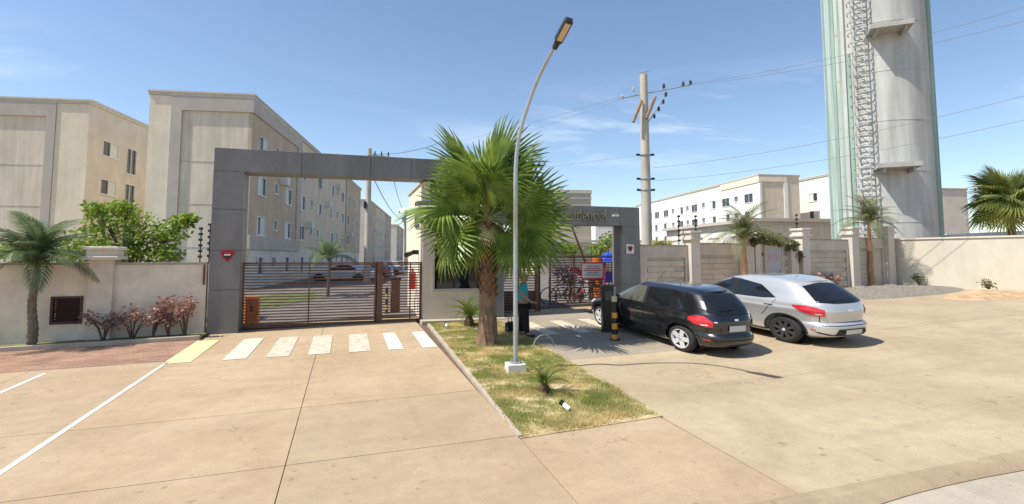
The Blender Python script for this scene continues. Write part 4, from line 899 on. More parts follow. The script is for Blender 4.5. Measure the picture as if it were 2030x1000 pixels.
for px, py, s, nf, lab in ((930, 648, .95, 22, 'small cycad in front of the gatehouse wall'), (1079, 780, .60, 15, 'young cycad with a short brown stem near the lamp base')):
    q = G(px, py); r = thing('cycad', lab, 'cycad', q, 0, 'cycads on the lawn island')
    hh = .30 if s > .8 else .16
    mb = MB(); pr = [(-.05, .14), (.05, .15), (hh * .6, .13), (hh, .08)]
    for z, rad in pr:
        for i in range(12): a = i * 2 * math.pi / 12; mb.v.append((rad * (1 + .15 * (i % 2)) * math.cos(a) * s, rad * (1 + .15 * (i % 2)) * math.sin(a) * s, z))
    for k in range(3):
        for i in range(12): mb.f.append((k * 12 + i, k * 12 + (i + 1) % 12, (k + 1) * 12 + (i + 1) % 12, (k + 1) * 12 + i))
    mb.build('stem', Mstump, r); rosette(r, cyf, nf, hh * .9, 80, 8 if s > .8 else 18, .75 * s, 1.0 * s, int(px))
# spotlights in the grass
for px, py, lab in ((1121, 816, 'small garden spotlight with white body near the front of the lawn'), (885, 650, 'small garden spotlight beside the gatehouse plinth')):
    q = G(px, py); r = thing('garden_spotlight', lab, 'spotlight', q, random.uniform(-.3, .3), 'garden spotlights', (.72, .72, .8))
    MB().cyl((0, 0, -.02), (0, 0, .07), .012, .012, 6).build('spike', M_black, r)
    MB().cyl((.035, -.10, .05), (-.02, .03, .12), .05, .045, 14).build('body', mat('spot_white', (.75, .75, .72), .4), r, smooth=40)
    MB().cyl((-.02, .03, .121), (-.05, .10, .155), .046, .058, 14).build('hood', M_black, r, smooth=40)
# ================================================================== TREES AND SHRUBS
def leaf_crown(mb, clumps, nleaf, size, rn):
    for (c, rad) in clumps:
        c = Vector(c)
        for _ in range(nleaf):
            d = Vector((rn.gauss(0, 1), rn.gauss(0, 1), rn.gauss(0, 1))); d.normalize(); p = c + Vector((d.x * rad[0], d.y * rad[1], d.z * rad[2])) * (rn.random() ** .45)
            a = Vector((rn.uniform(-1, 1), rn.uniform(-1, 1), rn.uniform(-.6, .4))).normalized(); b = a.orthogonal(); b = (Matrix.Rotation(rn.uniform(0, 6.28), 3, a) @ b).normalized(); s = size * rn.uniform(.6, 1.3)
            mb.add([p, p + a * s * .5 + b * s * .28, p + a * s, p + a * s * .5 - b * s * .28], [(0, 1, 2, 3)])
def broad_tree(name, label, base, clumps, nleaf, size, m, trunk_r, fork_z, seed, cat='tree', bark=None):
    rn = random.Random(seed); r = thing(name, label, cat, base); mb = MB()
    mb.tube([(0, 0, -.2), (.03, 0, fork_z * .5), (0, .02, fork_z)], [trunk_r, trunk_r * .8, trunk_r * .65], 8)
    for c, rad in clumps:
        e = Vector(c); mb.tube([(0, .02, fork_z * .95), (e.x * .45, e.y * .45, fork_z + (e.z - fork_z) * .5), e], [trunk_r * .5, trunk_r * .3, trunk_r * .12], 5)
        for _ in range(4): q = e + Vector((rn.uniform(-1, 1) * rad[0], rn.uniform(-1, 1) * rad[1], rn.uniform(-.5, 1) * rad[2])) * .8; mb.tube([e * .8 + Vector((0, 0, fork_z * .2)), q], [trunk_r * .15, trunk_r * .05], 4)
    mb.build('trunk', bark or mat('tree_bark', (.12, .085, .055), .95, .3, 8, bump=.6), r)
    mb = MB(); leaf_crown(mb, clumps, nleaf, size, rn); mb.build('crown', m, r); return r
Mleaf = leafmat('bright_leaf', (.11, .19, .022), (.29, .39, .065), 2.5, .38, .5)
dt = 17.6
def rel(px, py, d, base): return D(px, py, d) - base
bse = D(265, 508, dt); bse.z = zg(bse.x, bse.y)
cl_ = [(rel(px, py, dt + dz, bse), (rx_, .8, rz_)) for px, py, dz, rx_, rz_ in ((265, 440, 0, .85, .45), (215, 440, .2, .8, .5), (175, 475, 0, .7, .5), (230, 490, -.2, .8, .45), (300, 470, 0, .8, .5), (335, 465, .2, .6, .4), (358, 440, 0, .35, .22), (275, 500, .2, .9, .4), (330, 505, 0, .55, .3), (195, 415, 0, .4, .25), (245, 412, 0, .4, .25), (150, 505, 0, .5, .3), (375, 432, .1, .18, .12))]
broad_tree('leafy_tree', 'bright green leafy tree behind the left boundary wall', bse, cl_, 300, .17, Mleaf, .11, 1.4, 5)
bse = D(70, 508, 18.5); bse.z = zg(bse.x, bse.y)
cl_ = [(rel(px, py, 18.5 + dz, bse), (.8, .8, .4)) for px, py, dz in ((10, 495, 0), (60, 500, .3), (110, 495, 0), (-50, 490, 0))]
broad_tree('leafy_bush', 'bright green bush top showing over the wall at the far left', bse, cl_, 260, .15, Mleaf, .07, 1.0, 15, 'bush')
# young palm left
Mfeath = leafmat('feather_palm_leaf', (.07, .115, .045), (.16, .21, .085), 2, .3, .45)
q = G(50, 692); r = thing('feather_palm', 'young feather palm with ringed trunk before the left wall', 'palm tree', (q.x, 16.6, zg(q.x, 16.6)))
Mtr2 = mat('young_palm_bark', (.20, .16, .12), .95, .35, 10, bump=.7)
mb = MB(); 
for k in range(15): z = k * .145; mb.cyl((.03 * math.sin(k * .6), 0, z - .02), (.03 * math.sin(k * .6 + .6), 0, z + .13), .135 - .004 * k, .105 - .003 * k, 10)
mb.build('trunk', Mtr2, r)
ff = [feather(60 + i, 1.85, 38, .5, .85, .017, .1, .5, .45).mesh('frond', Mfeath) for i in range(3)]
rosette(r, ff, 24, 2.05, 88, 0, .72, .98, 9)
# red leaved shrubs along the left wall
Mred = leafmat('red_shrub_leaf', (.30, .125, .095), (.50, .33, .24), 6, .25, .5); Mredd = leafmat('dusky_shrub_leaf', (.19, .11, .10), (.36, .25, .21), 6, .25, .5)
def shrub(label, px, py, h, w, m, seed, Y=16.65, group='red leaved shrubs along the left wall', nl=230, name='red_shrub'):
    rn = random.Random(seed); q = onY(px, py, Y); q.z = zg(q.x, Y) + .04; r = thing(name, label, 'shrub', q, 0, group); st = MB(); cr = MB()
    for i in range(7):
        a = rn.uniform(0, 6.28); e = Vector((math.cos(a) * w * rn.uniform(.2, 1), math.sin(a) * .22 * rn.uniform(.2, 1), h * rn.uniform(.6, 1)))
        st.tube([(0, 0, -.05), (e.x * .35, e.y * .35, h * .42), e], [.022, .014, .006], 5); leaf_crown(cr, [(e, (.16, .14, .13)), ((e.x * .7, e.y * .7, e.z * .78), (.14, .12, .12))], nl // 14, .11, rn)
    st.build('stems', mat('shrub_stem', (.10, .07, .05), .9), r); cr.build('foliage', m, r)
shrub('low dusky shrub right at the wall pillar', 205, 670, .78, .48, Mredd, 1); shrub('reddish shrub second from the wall pillar', 262, 668, .82, .58, Mred, 2)
shrub('reddish shrub in the middle of the wall bed', 302, 665, .92, .55, Mred, 3); shrub('reddish shrub second from the gateway', 335, 663, .84, .5, Mredd, 4); shrub('tallest reddish shrub next to the gateway leg', 367, 661, 1.14, .5, Mred, 6, nl=300)
# right side planting
Mrgreen = leafmat('dusty_palm_leaf', (.10, .12, .045), (.22, .23, .10), 2, .3, .5)
ff2 = [feather(80 + i, 1.6, 26, .40, .9, .014, .1, .5, .4).mesh('frond', Mrgreen) for i in range(3)]
for px, Yo, h, s, lab, seed in ((1451, -.7, 2.45, .95, 'thin feather palm with orange brown trunk before the right wall', 21), (1718, -.2, 2.95, .9, 'feather palm rising over the wall in front of the water tower', 22)):
    t = wt_of(px); q = wallpt(t); x, y = q.x, q.y + Yo; r = thing('feather_palm', lab, 'palm tree', (x, y, zg(x, y)), 0, 'feather palms along the right wall')
    mb = MB()
    for k in range(16): z = k * h / 15; mb.cyl((.02 * math.sin(k), 0, z - .02), (.02 * math.sin(k + 1), 0, z + h / 15), .13 - .004 * k, .11 - .003 * k, 9)
    mb.build('trunk', mat('orange_palm_bark', (.38, .21, .11), .9, .3, 8, bump=.5), r); rosette(r, ff2, 21, h - .1, 85, -5, .9 * s, 1.3 * s, seed)
Mvine = leafmat('vine_leaf', (.08, .10, .03), (.20, .20, .08), 3, .3, .5)
def hang(label, pts, nl, size, m, seed, name='climbing_plant', cat='plant'):
    rn = random.Random(seed); c0 = Vector(pts[0][0]); r = thing(name, label, cat, c0); cr = MB(); leaf_crown(cr, [(Vector(p) - c0, rad) for p, rad in pts], nl, size, rn); cr.build('foliage', m, r)
    st = MB(); st.tube([Vector(p) - c0 for p, _ in pts], .02, 5); st.build('stems', MATS['shrub_stem'], r)
def wp(px, py, off=-.2):
    t = wt_of(px); q = wallpt(t); d = Vector((q.x, q.y + off, 0)); dep_ = (d - Vector((CAM.x, CAM.y, 0))).dot(Vector((Fv.x, Fv.y, 0)).normalized()) * math.cos(PIT); return D(px, py, dep_ * 1.0)
hang('climbing plant drooping over the right wall above the metal door', [(wp(1487, 478), (.3, .25, .2)), (wp(1515, 472), (.45, .3, .28)), (wp(1545, 476), (.45, .3, .28)), (wp(1568, 488), (.3, .25, .25)), (wp(1578, 508), (.18, .2, .3))], 260, .16, Mvine, 31)
for px, py, h, w, lab, sd_ in ((1335, 560, .6, .3, 'small reddish shrub at the right wall nearest the gateway', 41), (1368, 565, .55, .35, 'small reddish shrub under the first right wall pillar', 42), (1612, 575, .85, .5, 'red leaved shrub by the right wall behind the silver car', 43), (1650, 578, .7, .5, 'red leaved shrub right of the silver car roof', 44)):
    t = wt_of(px); q = wallpt(t); shrub(lab, px, py, h, w, Mred, sd_, Y=q.y - .45, group='red leaved shrubs along the right wall', nl=260)
rn = random.Random(8)
for px, sd_, lab in ((1822, 51, 'sparse weed on the gravel before the cream wall'), (1870, 52, 'weed growing beside the cream wall, second from the corner'), (1960, 53, 'weed tuft near the right end of the cream wall')):
    q = D(px, 566, 23.2 if px < 1900 else 20.2); shrub(lab, px, 566, .5, .3, Mvine, sd_, Y=q.y, group='weeds at the cream wall', nl=120, name='weed')
# trees beyond the right walls
bse = D(2008, 508, 31); bse.z = zg(bse.x, bse.y); hc = D(2008, 402, 31).z - bse.z
fp = thing('fan_palm', 'broad fan palm with drooping fronds over the cream wall at the far right', 'palm tree', bse)
MB().cyl((0, 0, -.2), (0, 0, hc), .26, .2, 12).build('trunk', Mtr, fp)
Mfar = leafmat('far_palm_leaf', (.12, .16, .04), (.32, .35, .11), 1.2, .3, .45, tint=True); rn = random.Random(77)
fmf = [b.mesh('frond', Mfar) for p, b in fv]
for i in range(26):
    t = i / 25; az = i * 2.39996 + rn.uniform(-.3, .3); el = math.radians(70 - 100 * t + rn.uniform(-8, 8)); d = Vector((math.cos(az) * math.cos(el), math.sin(az) * math.cos(el), math.sin(el))); up = Vector((-math.cos(az) * math.sin(el), -math.sin(az) * math.sin(el), math.cos(el))); x_ = d.cross(up).normalized(); up = x_.cross(d)
    k = rn.uniform(1.1, 1.45); o = link('frond', fmf[min(4, int(t * 4 + rn.random()))], fp); o.matrix_basis = Matrix.Translation((0, 0, hc)) @ Matrix((x_, d, up)).transposed().to_4x4() @ Matrix.Rotation(rn.uniform(-.5, .5), 4, 'Y') @ Matrix.Scale(k, 4)
bse = D(1205, 508, 26); bse.z = zg(bse.x, bse.y)
cl_ = [(rel(px, py, 26, bse), (.4, .5, .4)) for px, py in ((1195, 490), (1207, 475), (1180, 500))]
broad_tree('leafy_bush', 'small green tree seen inside the right gateway', bse, cl_, 200, .16, Mleaf, .05, .8, 62, 'bush')
bse = D(1130, 508, 24); bse.z = zg(bse.x, bse.y)
cl_ = [(rel(px, py, 24, bse), (.6, .5, .35)) for px, py in ((1110, 492), (1135, 497), (1085, 495), (1060, 500))]
broad_tree('leafy_hedge', 'green hedge behind the entry gate beside the palm', bse, cl_, 260, .15, Mleaf, .06, .7, 63, 'hedge')
bse = D(1290, 508, 25); bse.z = zg(bse.x, bse.y)
cl_ = [(rel(px, py, 25, bse), (.35, .4, .25)) for px, py in ((1305, 484), (1318, 488))]
broad_tree('leafy_bush', 'yellow green bush behind the wall at the tall pole', bse, cl_, 200, .14, leafmat('yellow_leaf', (.22, .22, .03), (.40, .38, .06), 3, .35, .5), .04, .8, 64, 'bush')
# palms inside the grounds
for px, py, s, hgt, lab, sd_ in ((652, 600, 1.15, 1.9, 'small feather palm inside the grounds behind the main gate', 71),):
    d_ = 27; q = D(px, 508, d_); r = thing('feather_palm', lab, 'palm tree', (q.x, q.y, zg(q.x, q.y)), 0); MB().cyl((0, 0, 0), (.05, 0, hgt), .09, .06, 8).build('trunk', Mtr2, r); rosette(r, ff, 9, hgt, 75, 10, .8 * s, 1.0 * s, sd_)
# ================================================================== INSIDE THE GROUNDS
Morange = mat('orange_plastic', (.62, .15, .03), .5, .12, 4)
p = onY(499, 630, 18.1); r = thing('litter_bin', 'orange litter bin just inside the main gate at left', 'litter bin', (p.x, 18.15, zg(p.x, 18.1)))
MB().bbox(-.20, .20, -.16, .16, .12, .85, .03).build('body', Morange, r); MB().bbox(-.21, .21, -.17, .17, .852, .93, .03).build('lid', Morange, r); mb = MB(); mb.box(-.04, .04, -.205 + .03, -.165, .5, .66); mb.build('mark', M_black, r); MB().cyl((0, 0, -.02), (0, 0, .12), .05, .05, 8).build('foot', M_darkmetal, r)
p = onY(1184, 600, 19.6); r = thing('traffic_drum', 'ribbed orange plastic barrier drum behind the entry gate', 'barrier', (p.x, 19.6, zg(p.x, 19.6) + .01))
mb = MB()
for k in range(7): mb.cyl((0, 0, .02 + k * .23), (0, 0, .02 + k * .23 + .17), .25, .24, 18); mb.cyl((0, 0, .02 + k * .23 + .17), (0, 0, .02 + k * .23 + .23), .21, .21, 18)
mb.build('body', Morange, r, smooth=30); MB().cyl((0, 0, 1.63), (0, 0, 1.80), .26, .22, 18).build('cap', Morange, r)
# play set
p = D(1206, 508, 23.5); r = thing('play_set', 'red and blue playground set behind the entry gate', 'play set', (p.x, p.y, zg(p.x, p.y)), 0, None, (.8, .8, .78))
Mblue = mat('play_blue', (.03, .08, .5), .4); Mpr = mat('play_red', (.55, .04, .10), .4)
for x in (-.5, .5):
    for y in (-.5, .5): MB().cyl((x, y, 0), (x, y, 2.0), .06, .06, 8).build('post', Mpr, r)
MB().box(-.55, .55, -.55, .55, .9, 1.0).build('deck', Mblue, r); mb = MB(); mb.box(-.5, .5, -.58, -.54, 1.05, 1.5); mb.box(.54, .58, -.5, .5, 1.05, 1.5); mb.build('panel', Mblue, r)
mb = MB(); mb.add([(-.7, -.7, 2.0), (.7, -.7, 2.0), (.7, .7, 2.0), (-.7, .7, 2.0), (0, 0, 2.6)], [(0, 1, 4), (1, 2, 4), (2, 3, 4), (3, 0, 4), (3, 2, 1, 0)]); mb.build('roof', Mblue, r)
mb = MB()
for s in (-.3, .25): mb.box(-.0, 1.8, s, s + .05, 0, .22, Matrix.Translation((-.55, 0, .9)) @ Matrix.Rotation(math.pi - .5 * -1, 4, 'Y') @ Matrix.Rotation(0, 4, 'Z'))
mb.box(0, 1.9, -.25, .25, 0, .04, Matrix.Translation((-.55, 0, .95)) @ Matrix.Rotation(math.pi, 4, 'Z') @ Matrix.Rotation(.5, 4, 'Y')); mb.build('slide', Mpr, r)
# raised boom barrier
p = D(1168, 508, 21.5); r = thing('boom_barrier', 'raised dark red boom barrier behind the entry gate', 'barrier', (p.x, p.y, zg(p.x, p.y)))
MB().bbox(-.16, .16, -.18, .18, 0, 1.05, .02).build('cabinet', mat('cabinet_grey', (.45, .43, .40), .5), r)
a = Vector((0, -.22, .95)); e = D(1130, 440, 21.3) - Vector((p.x, p.y, zg(p.x, p.y))); MB().cyl(a, e, .05, .04, 8).build('arm', mat('boom_red', (.17, .05, .035), .5), r)
# dark plants and bikes behind the gate as low dusky bushes
for px, py, d_, lab, sd_ in ((1118, 545, 22, 'dark purple bush behind the entry gate', 91),):
    q = D(px, py, d_); bse = Vector((q.x, q.y, zg(q.x, q.y))); broad_tree('purple_bush', lab, bse, [(q - bse, (.45, .4, .4)), (q - bse + Vector((.3, 0, -.2)), (.35, .35, .3))], 260, .13, leafmat('purple_leaf', (.035, .015, .03), (.09, .05, .08), 4, .2, .5), .04, .4, sd_, 'bush')
def bicycle(label, x, y, z, rz):
    r = thing('bicycle', label, 'bicycle', (x, y, z), rz, 'bicycles inside the gate')
    Mt = M_black
    for wx in (-.5, .5):
        w = MB().tube([(wx + .33 * math.cos(t), 0, .34 + .33 * math.sin(t)) for t in [i * math.pi / 8 for i in range(17)]], .02, 5).build('wheel', Mt, r)
        mb = MB()
        for k in range(4): a = k * math.pi / 4; mb.cyl((wx + .32 * math.cos(a), 0, .34 + .32 * math.sin(a)), (wx - .32 * math.cos(a), 0, .34 - .32 * math.sin(a)), .004, .004, 4)
        mb.build('spokes', M_steel, w)
    mb = MB(); A_, B_, C_, D_ = (-.5, 0, .34), (-.02, 0, .3), (-.18, 0, .78), (.36, 0, .8)
    for a, b in ((A_, B_), (B_, C_), (C_, A_), (C_, D_), (B_, D_), (D_, (.5, 0, .34))): mb.cyl(a, b, .018, .018, 6)
    mb.build('frame', M_darkmetal, r); mb = MB(); mb.cyl((.36, 0, .8), (.34, 0, .98), .014, .014, 6); mb.cyl((.34, -.26, 1.0), (.34, .26, 1.0), .014, .014, 6); mb.build('handlebar', M_darkmetal, r); MB().bbox(-.32, -.08, -.06, .06, .84, .89, .015).build('saddle', M_black, r)
for i, (px, lab) in enumerate(((1112, 'bicycle parked inside the entry gate, leftmost'), (1138, 'bicycle parked inside the entry gate, middle'), (1162, 'bicycle parked inside the entry gate, nearest the notice'))):
    q = D(px, 508, 20.6); bicycle(lab, q.x, q.y, zg(q.x, q.y) + .06, .15 * i - .1)
# card reader inside the pedestrian gate
p = onY(783, 620, 19.3); r = thing('card_reader', 'dark card reader post with striped guard inside the main gate', 'card reader', (p.x, 19.3, zg(p.x, 19.3) - .02))
MB().bbox(-.16, .16, -.1, .1, 0, 1.25, .02).build('body', M_brown, r); MB().bbox(-.19, .19, -.13, .13, 1.25, 1.36, .02).build('head', M_darkmetal, r)
for k in range(5): MB().cyl((-.30, -.1, k * .2), (-.30, -.1, k * .2 + .2), .05, .05, 10).build('band', mat('guard_yellow', (.65, .33, .03), .5) if k % 2 else M_black, r)
# ================================================================== CARS
def smooth_fn(pts):
    """monotone-ish smooth interpolation through (z, value)"""
    z = np.array([p[0] for p in pts]); v = np.array([p[1] for p in pts]); g = np.linspace(z[0], z[-1], 400); y = np.interp(g, z, v)
    k = np.exp(-np.linspace(-2, 2, 15) ** 2); k /= k.sum(); yp = np.concatenate([2 * y[0] - y[1:8][::-1], y, 2 * y[-1] - y[-8:-1][::-1]]); ys = np.convolve(yp, k, 'valid')
    return lambda q: float(np.interp(q, g, ys))
class CarShape:
    def __init__(s, rear, front, half, n=5.0, m=3.2):
        s.xr, s.xf, s.w = smooth_fn(rear), smooth_fn(front), smooth_fn(half); s.n, s.m = n, m; s.z0, s.z1 = half[0][0], half[-1][0]
    def ex(s, z):   # plan gets rounder towards the roof
        return s.n, s.m
    def P(s, t, z, off=0):
        xr, xf, w = s.xr(z), s.xf(z), s.w(z); xc, a = (xr + xf) / 2, (xf - xr) / 2; c, q = math.cos(t), math.sin(t); n, m = s.ex(z)
        x = xc + (a + off) * math.copysign(abs(c) ** (2 / n), c); y = (w + off) * math.copysign(abs(q) ** (2 / m), q); return Vector((y, x, z))
    def side(s, x, z, off=0):
        xr, xf, w = s.xr(z), s.xf(z), s.w(z); xc, a = (xr + xf) / 2, (xf - xr) / 2; n, m = s.ex(z); k = min(.999, abs((x - xc) / a)); return (w) * (1 - k ** n) ** (1 / m) + off
    def rear(s, y, z, off=0, front=False):
        xr, xf, w = s.xr(z), s.xf(z), s.w(z); xc, a = (xr + xf) / 2, (xf - xr) / 2; n, m = s.ex(z); k = min(.999, abs(y / w)); d = a * (1 - k ** m) ** (1 / n); return xc + d + off if front else xc - d - off
    def body(s):
        mb = MB(); zs = list(np.linspace(s.z0, s.z1 - .05, 76)) + [s.z1 - .035, s.z1 - .022, s.z1 - .012, s.z1 - .005]; N = 96
        ts = [i * 2 * math.pi / N for i in range(N)]
        for z in zs:
            for t in ts: mb.v.append(tuple(s.P(t, z)))
        for j in range(len(zs) - 1):
            for i in range(N): mb.f.append((j * N + i, j * N + (i + 1) % N, (j + 1) * N + (i + 1) % N, (j + 1) * N + i))
        mb.f.append(tuple(range(N - 1, -1, -1))); z = s.z1; c = mb.v[-N:]; cy = sum(p[1] for p in c) / N; L0 = len(zs)
        prev = (L0 - 1) * N
        for sc_, dz in ((.75, .004), (.45, .007), (.15, .008)):
            o = len(mb.v)
            for i in range(N): p = c[i]; mb.v.append((p[0] * sc_, cy + (p[1] - cy) * sc_, z + dz - .004))
            for i in range(N): mb.f.append((prev + i, prev + (i + 1) % N, o + (i + 1) % N, o + i))
            prev = o
        mb.f.append(tuple(prev + i for i in range(N))); return mb
def lerp_poly(p, t):
    f = t * (len(p) - 1); k = min(len(p) - 2, int(f)); u = f - k; return [p[k][i] * (1 - u) + p[k + 1][i] * u for i in range(2)]
def patch(S, mode, bot, top, off=.006, nu=14, nv=6, sgn=1):
    mb = MB()
    for j in range(nv + 1):
        for i in range(nu + 1):
            a, b = lerp_poly(bot, i / nu), lerp_poly(top, i / nu); u = a[0] + (b[0] - a[0]) * j / nv; z = a[1] + (b[1] - a[1]) * j / nv
            if mode == 'side': mb.v.append((sgn * S.side(u, z, off), u, z))
            elif mode == 'rear': mb.v.append((u, S.rear(u, z, off), z))
            elif mode == 'front': mb.v.append((u, S.rear(u, z, off, True), z))
            else: p = S.P(u, z, off); mb.v.append((p.x * sgn, p.y, p.z))
    for j in range(nv):
        for i in range(nu):
            q = (j * (nu + 1) + i, j * (nu + 1) + i + 1, (j + 1) * (nu + 1) + i + 1, (j + 1) * (nu + 1) + i)
            mb.f.append(q if (mode == 'side' and sgn > 0) or mode == 'front' else q[::-1])
    return mb
def carpaint(name, c, metal, rough):
    m = mat(name, c, rough, .03, 30, metal=metal, spec=.5, coat=1.0, obj=True); return m
M_tyre = mat('tyre_rubber', (.022, .021, .02), .85, .2, 12); M_rim = mat('alloy_rim', (.72, .72, .72), .3, .04, 5, metal=.35, obj=True); M_rimd = mat('dark_steel_rim', (.045, .045, .045), .45)
M_cglass = glassmat('car_glass', (.010, .012, .014), .03); M_red = mat('tail_lamp_red', (.55, .02, .03), .18, .15, 14, coat=1, obj=True); M_plate = mat('number_plate', (.55, .56, .55), .5, .1, 20, obj=True); M_trim = mat('car_trim', (.014, .014, .015), .6)
M_amber = mat('tail_lamp_clear', (.75, .6, .55), .2, .1, 20); M_head = mat('head_lamp', (.6, .62, .65), .15, .1, 10)
def wheel(root, x, y, R, rimm, style, sgn):
    w = bpy.data.objects.new('wheel', None); col.objects.link(w); w.parent = root; w.location = (x, y, R); wd = .165
    mb = MB(); prof = [(-wd / 2, R * .73), (-wd / 2 - .004, R * .86), (-wd / 2 + .02, R * .97), (-wd * .2, R), (wd * .2, R), (wd / 2 - .02, R * .97), (wd / 2 + .004, R * .86), (wd / 2, R * .73)]; n = 36
    for (a, r) in prof:
        for i in range(n): t = i * 2 * math.pi / n; mb.v.append((a, r * math.cos(t), r * math.sin(t)))
    for k in range(len(prof) - 1):
        for i in range(n): mb.f.append((k * n + i, (k + 1) * n + i, (k + 1) * n + (i + 1) % n, k * n + (i + 1) % n))
    mb.build('tyre', M_tyre, w, smooth=50)
    mb = MB(); f = sgn * (wd / 2 - .012); Rr = R * .73
    mb.cyl((f - sgn * .06, 0, 0), (f - sgn * .05, 0, 0), Rr, Rr, 28); 
    MB().cyl((f - sgn * .065, 0, 0), (f - sgn * .045, 0, 0), Rr * .97, Rr * .97, 28).build('brake_drum', M_trim, w)
    mb = MB()
    o = len(mb.v)     # rim ring
    for (a, r) in ((f + sgn * .008, Rr * 1.01), (f + sgn * .008, Rr * .9), (f - sgn * .04, Rr * .86)):
        for i in range(n): t = i * 2 * math.pi / n; mb.v.append((a, r * math.cos(t), r * math.sin(t)))
    for k in range(2):
        for i in range(n): mb.f.append((o + k * n + i, o + k * n + (i + 1) % n, o + (k + 1) * n + (i + 1) % n, o + (k + 1) * n + i))
    mb.cyl((f - sgn * .03, 0, 0), (f + sgn * .006, 0, 0), Rr * .26, Rr * .22, 16)
    ns = 5 if style == 'alloy' else 8
    for k in range(ns):
        t = k * 2 * math.pi / ns + .3; Mx = Matrix.Rotation(t, 4, 'X'); hw0, hw1 = (Rr * .24, Rr * .20) if style == 'alloy' else (Rr * .12, Rr * .14)
        vs = [Mx @ Vector((f + sgn * q, y_, z_)) for q in (-.02, .004) for (y_, z_) in ((-hw0, Rr * .18), (hw0, Rr * .18), (hw1, Rr * .93), (-hw1, Rr * .93))]
        mb.add(vs, [(0, 1, 2, 3), (7, 6, 5, 4), (0, 4, 5, 1), (1, 5, 6, 2), (2, 6, 7, 3), (3, 7, 4, 0)])
    mb.build('rim', rimm, w)
    MB().cyl((f + sgn * .003, 0, 0), (f + sgn * .012, 0, 0), Rr * .16, Rr * .14, 12).build('hub_cap', M_steel if style == 'alloy' else M_rim, w)
def cut_body(S, spec):
    """body mesh with wheel arches cut, in local space"""
    a = S.body().build('a', spec['paint'], None); cm = MB(); R, tw = spec['R'], spec['tw']; RA = R + .05
    for y in (spec['ax0'], spec['ax1']):
        for s in (-1, 1): cm.cyl((s * (tw - .26), y, R + .005), (s * (tw + .5), y, R + .005), RA, RA, 44)
    b = cm.build('b', None); md = a.modifiers.new('m', 'BOOLEAN'); md.operation = 'DIFFERENCE'; md.object = b; md.solver = 'EXACT'
    bpy.context.view_layer.update(); me = bpy.data.meshes.new_from_object(a.evaluated_get(bpy.context.evaluated_depsgraph_get()))
    bpy.data.objects.remove(a); bpy.data.objects.remove(b)
    me.polygons.foreach_set('use_smooth', [True] * len(me.polygons)); me.set_sharp_from_angle(angle=math.radians(38)); me.name = 'body'; return me
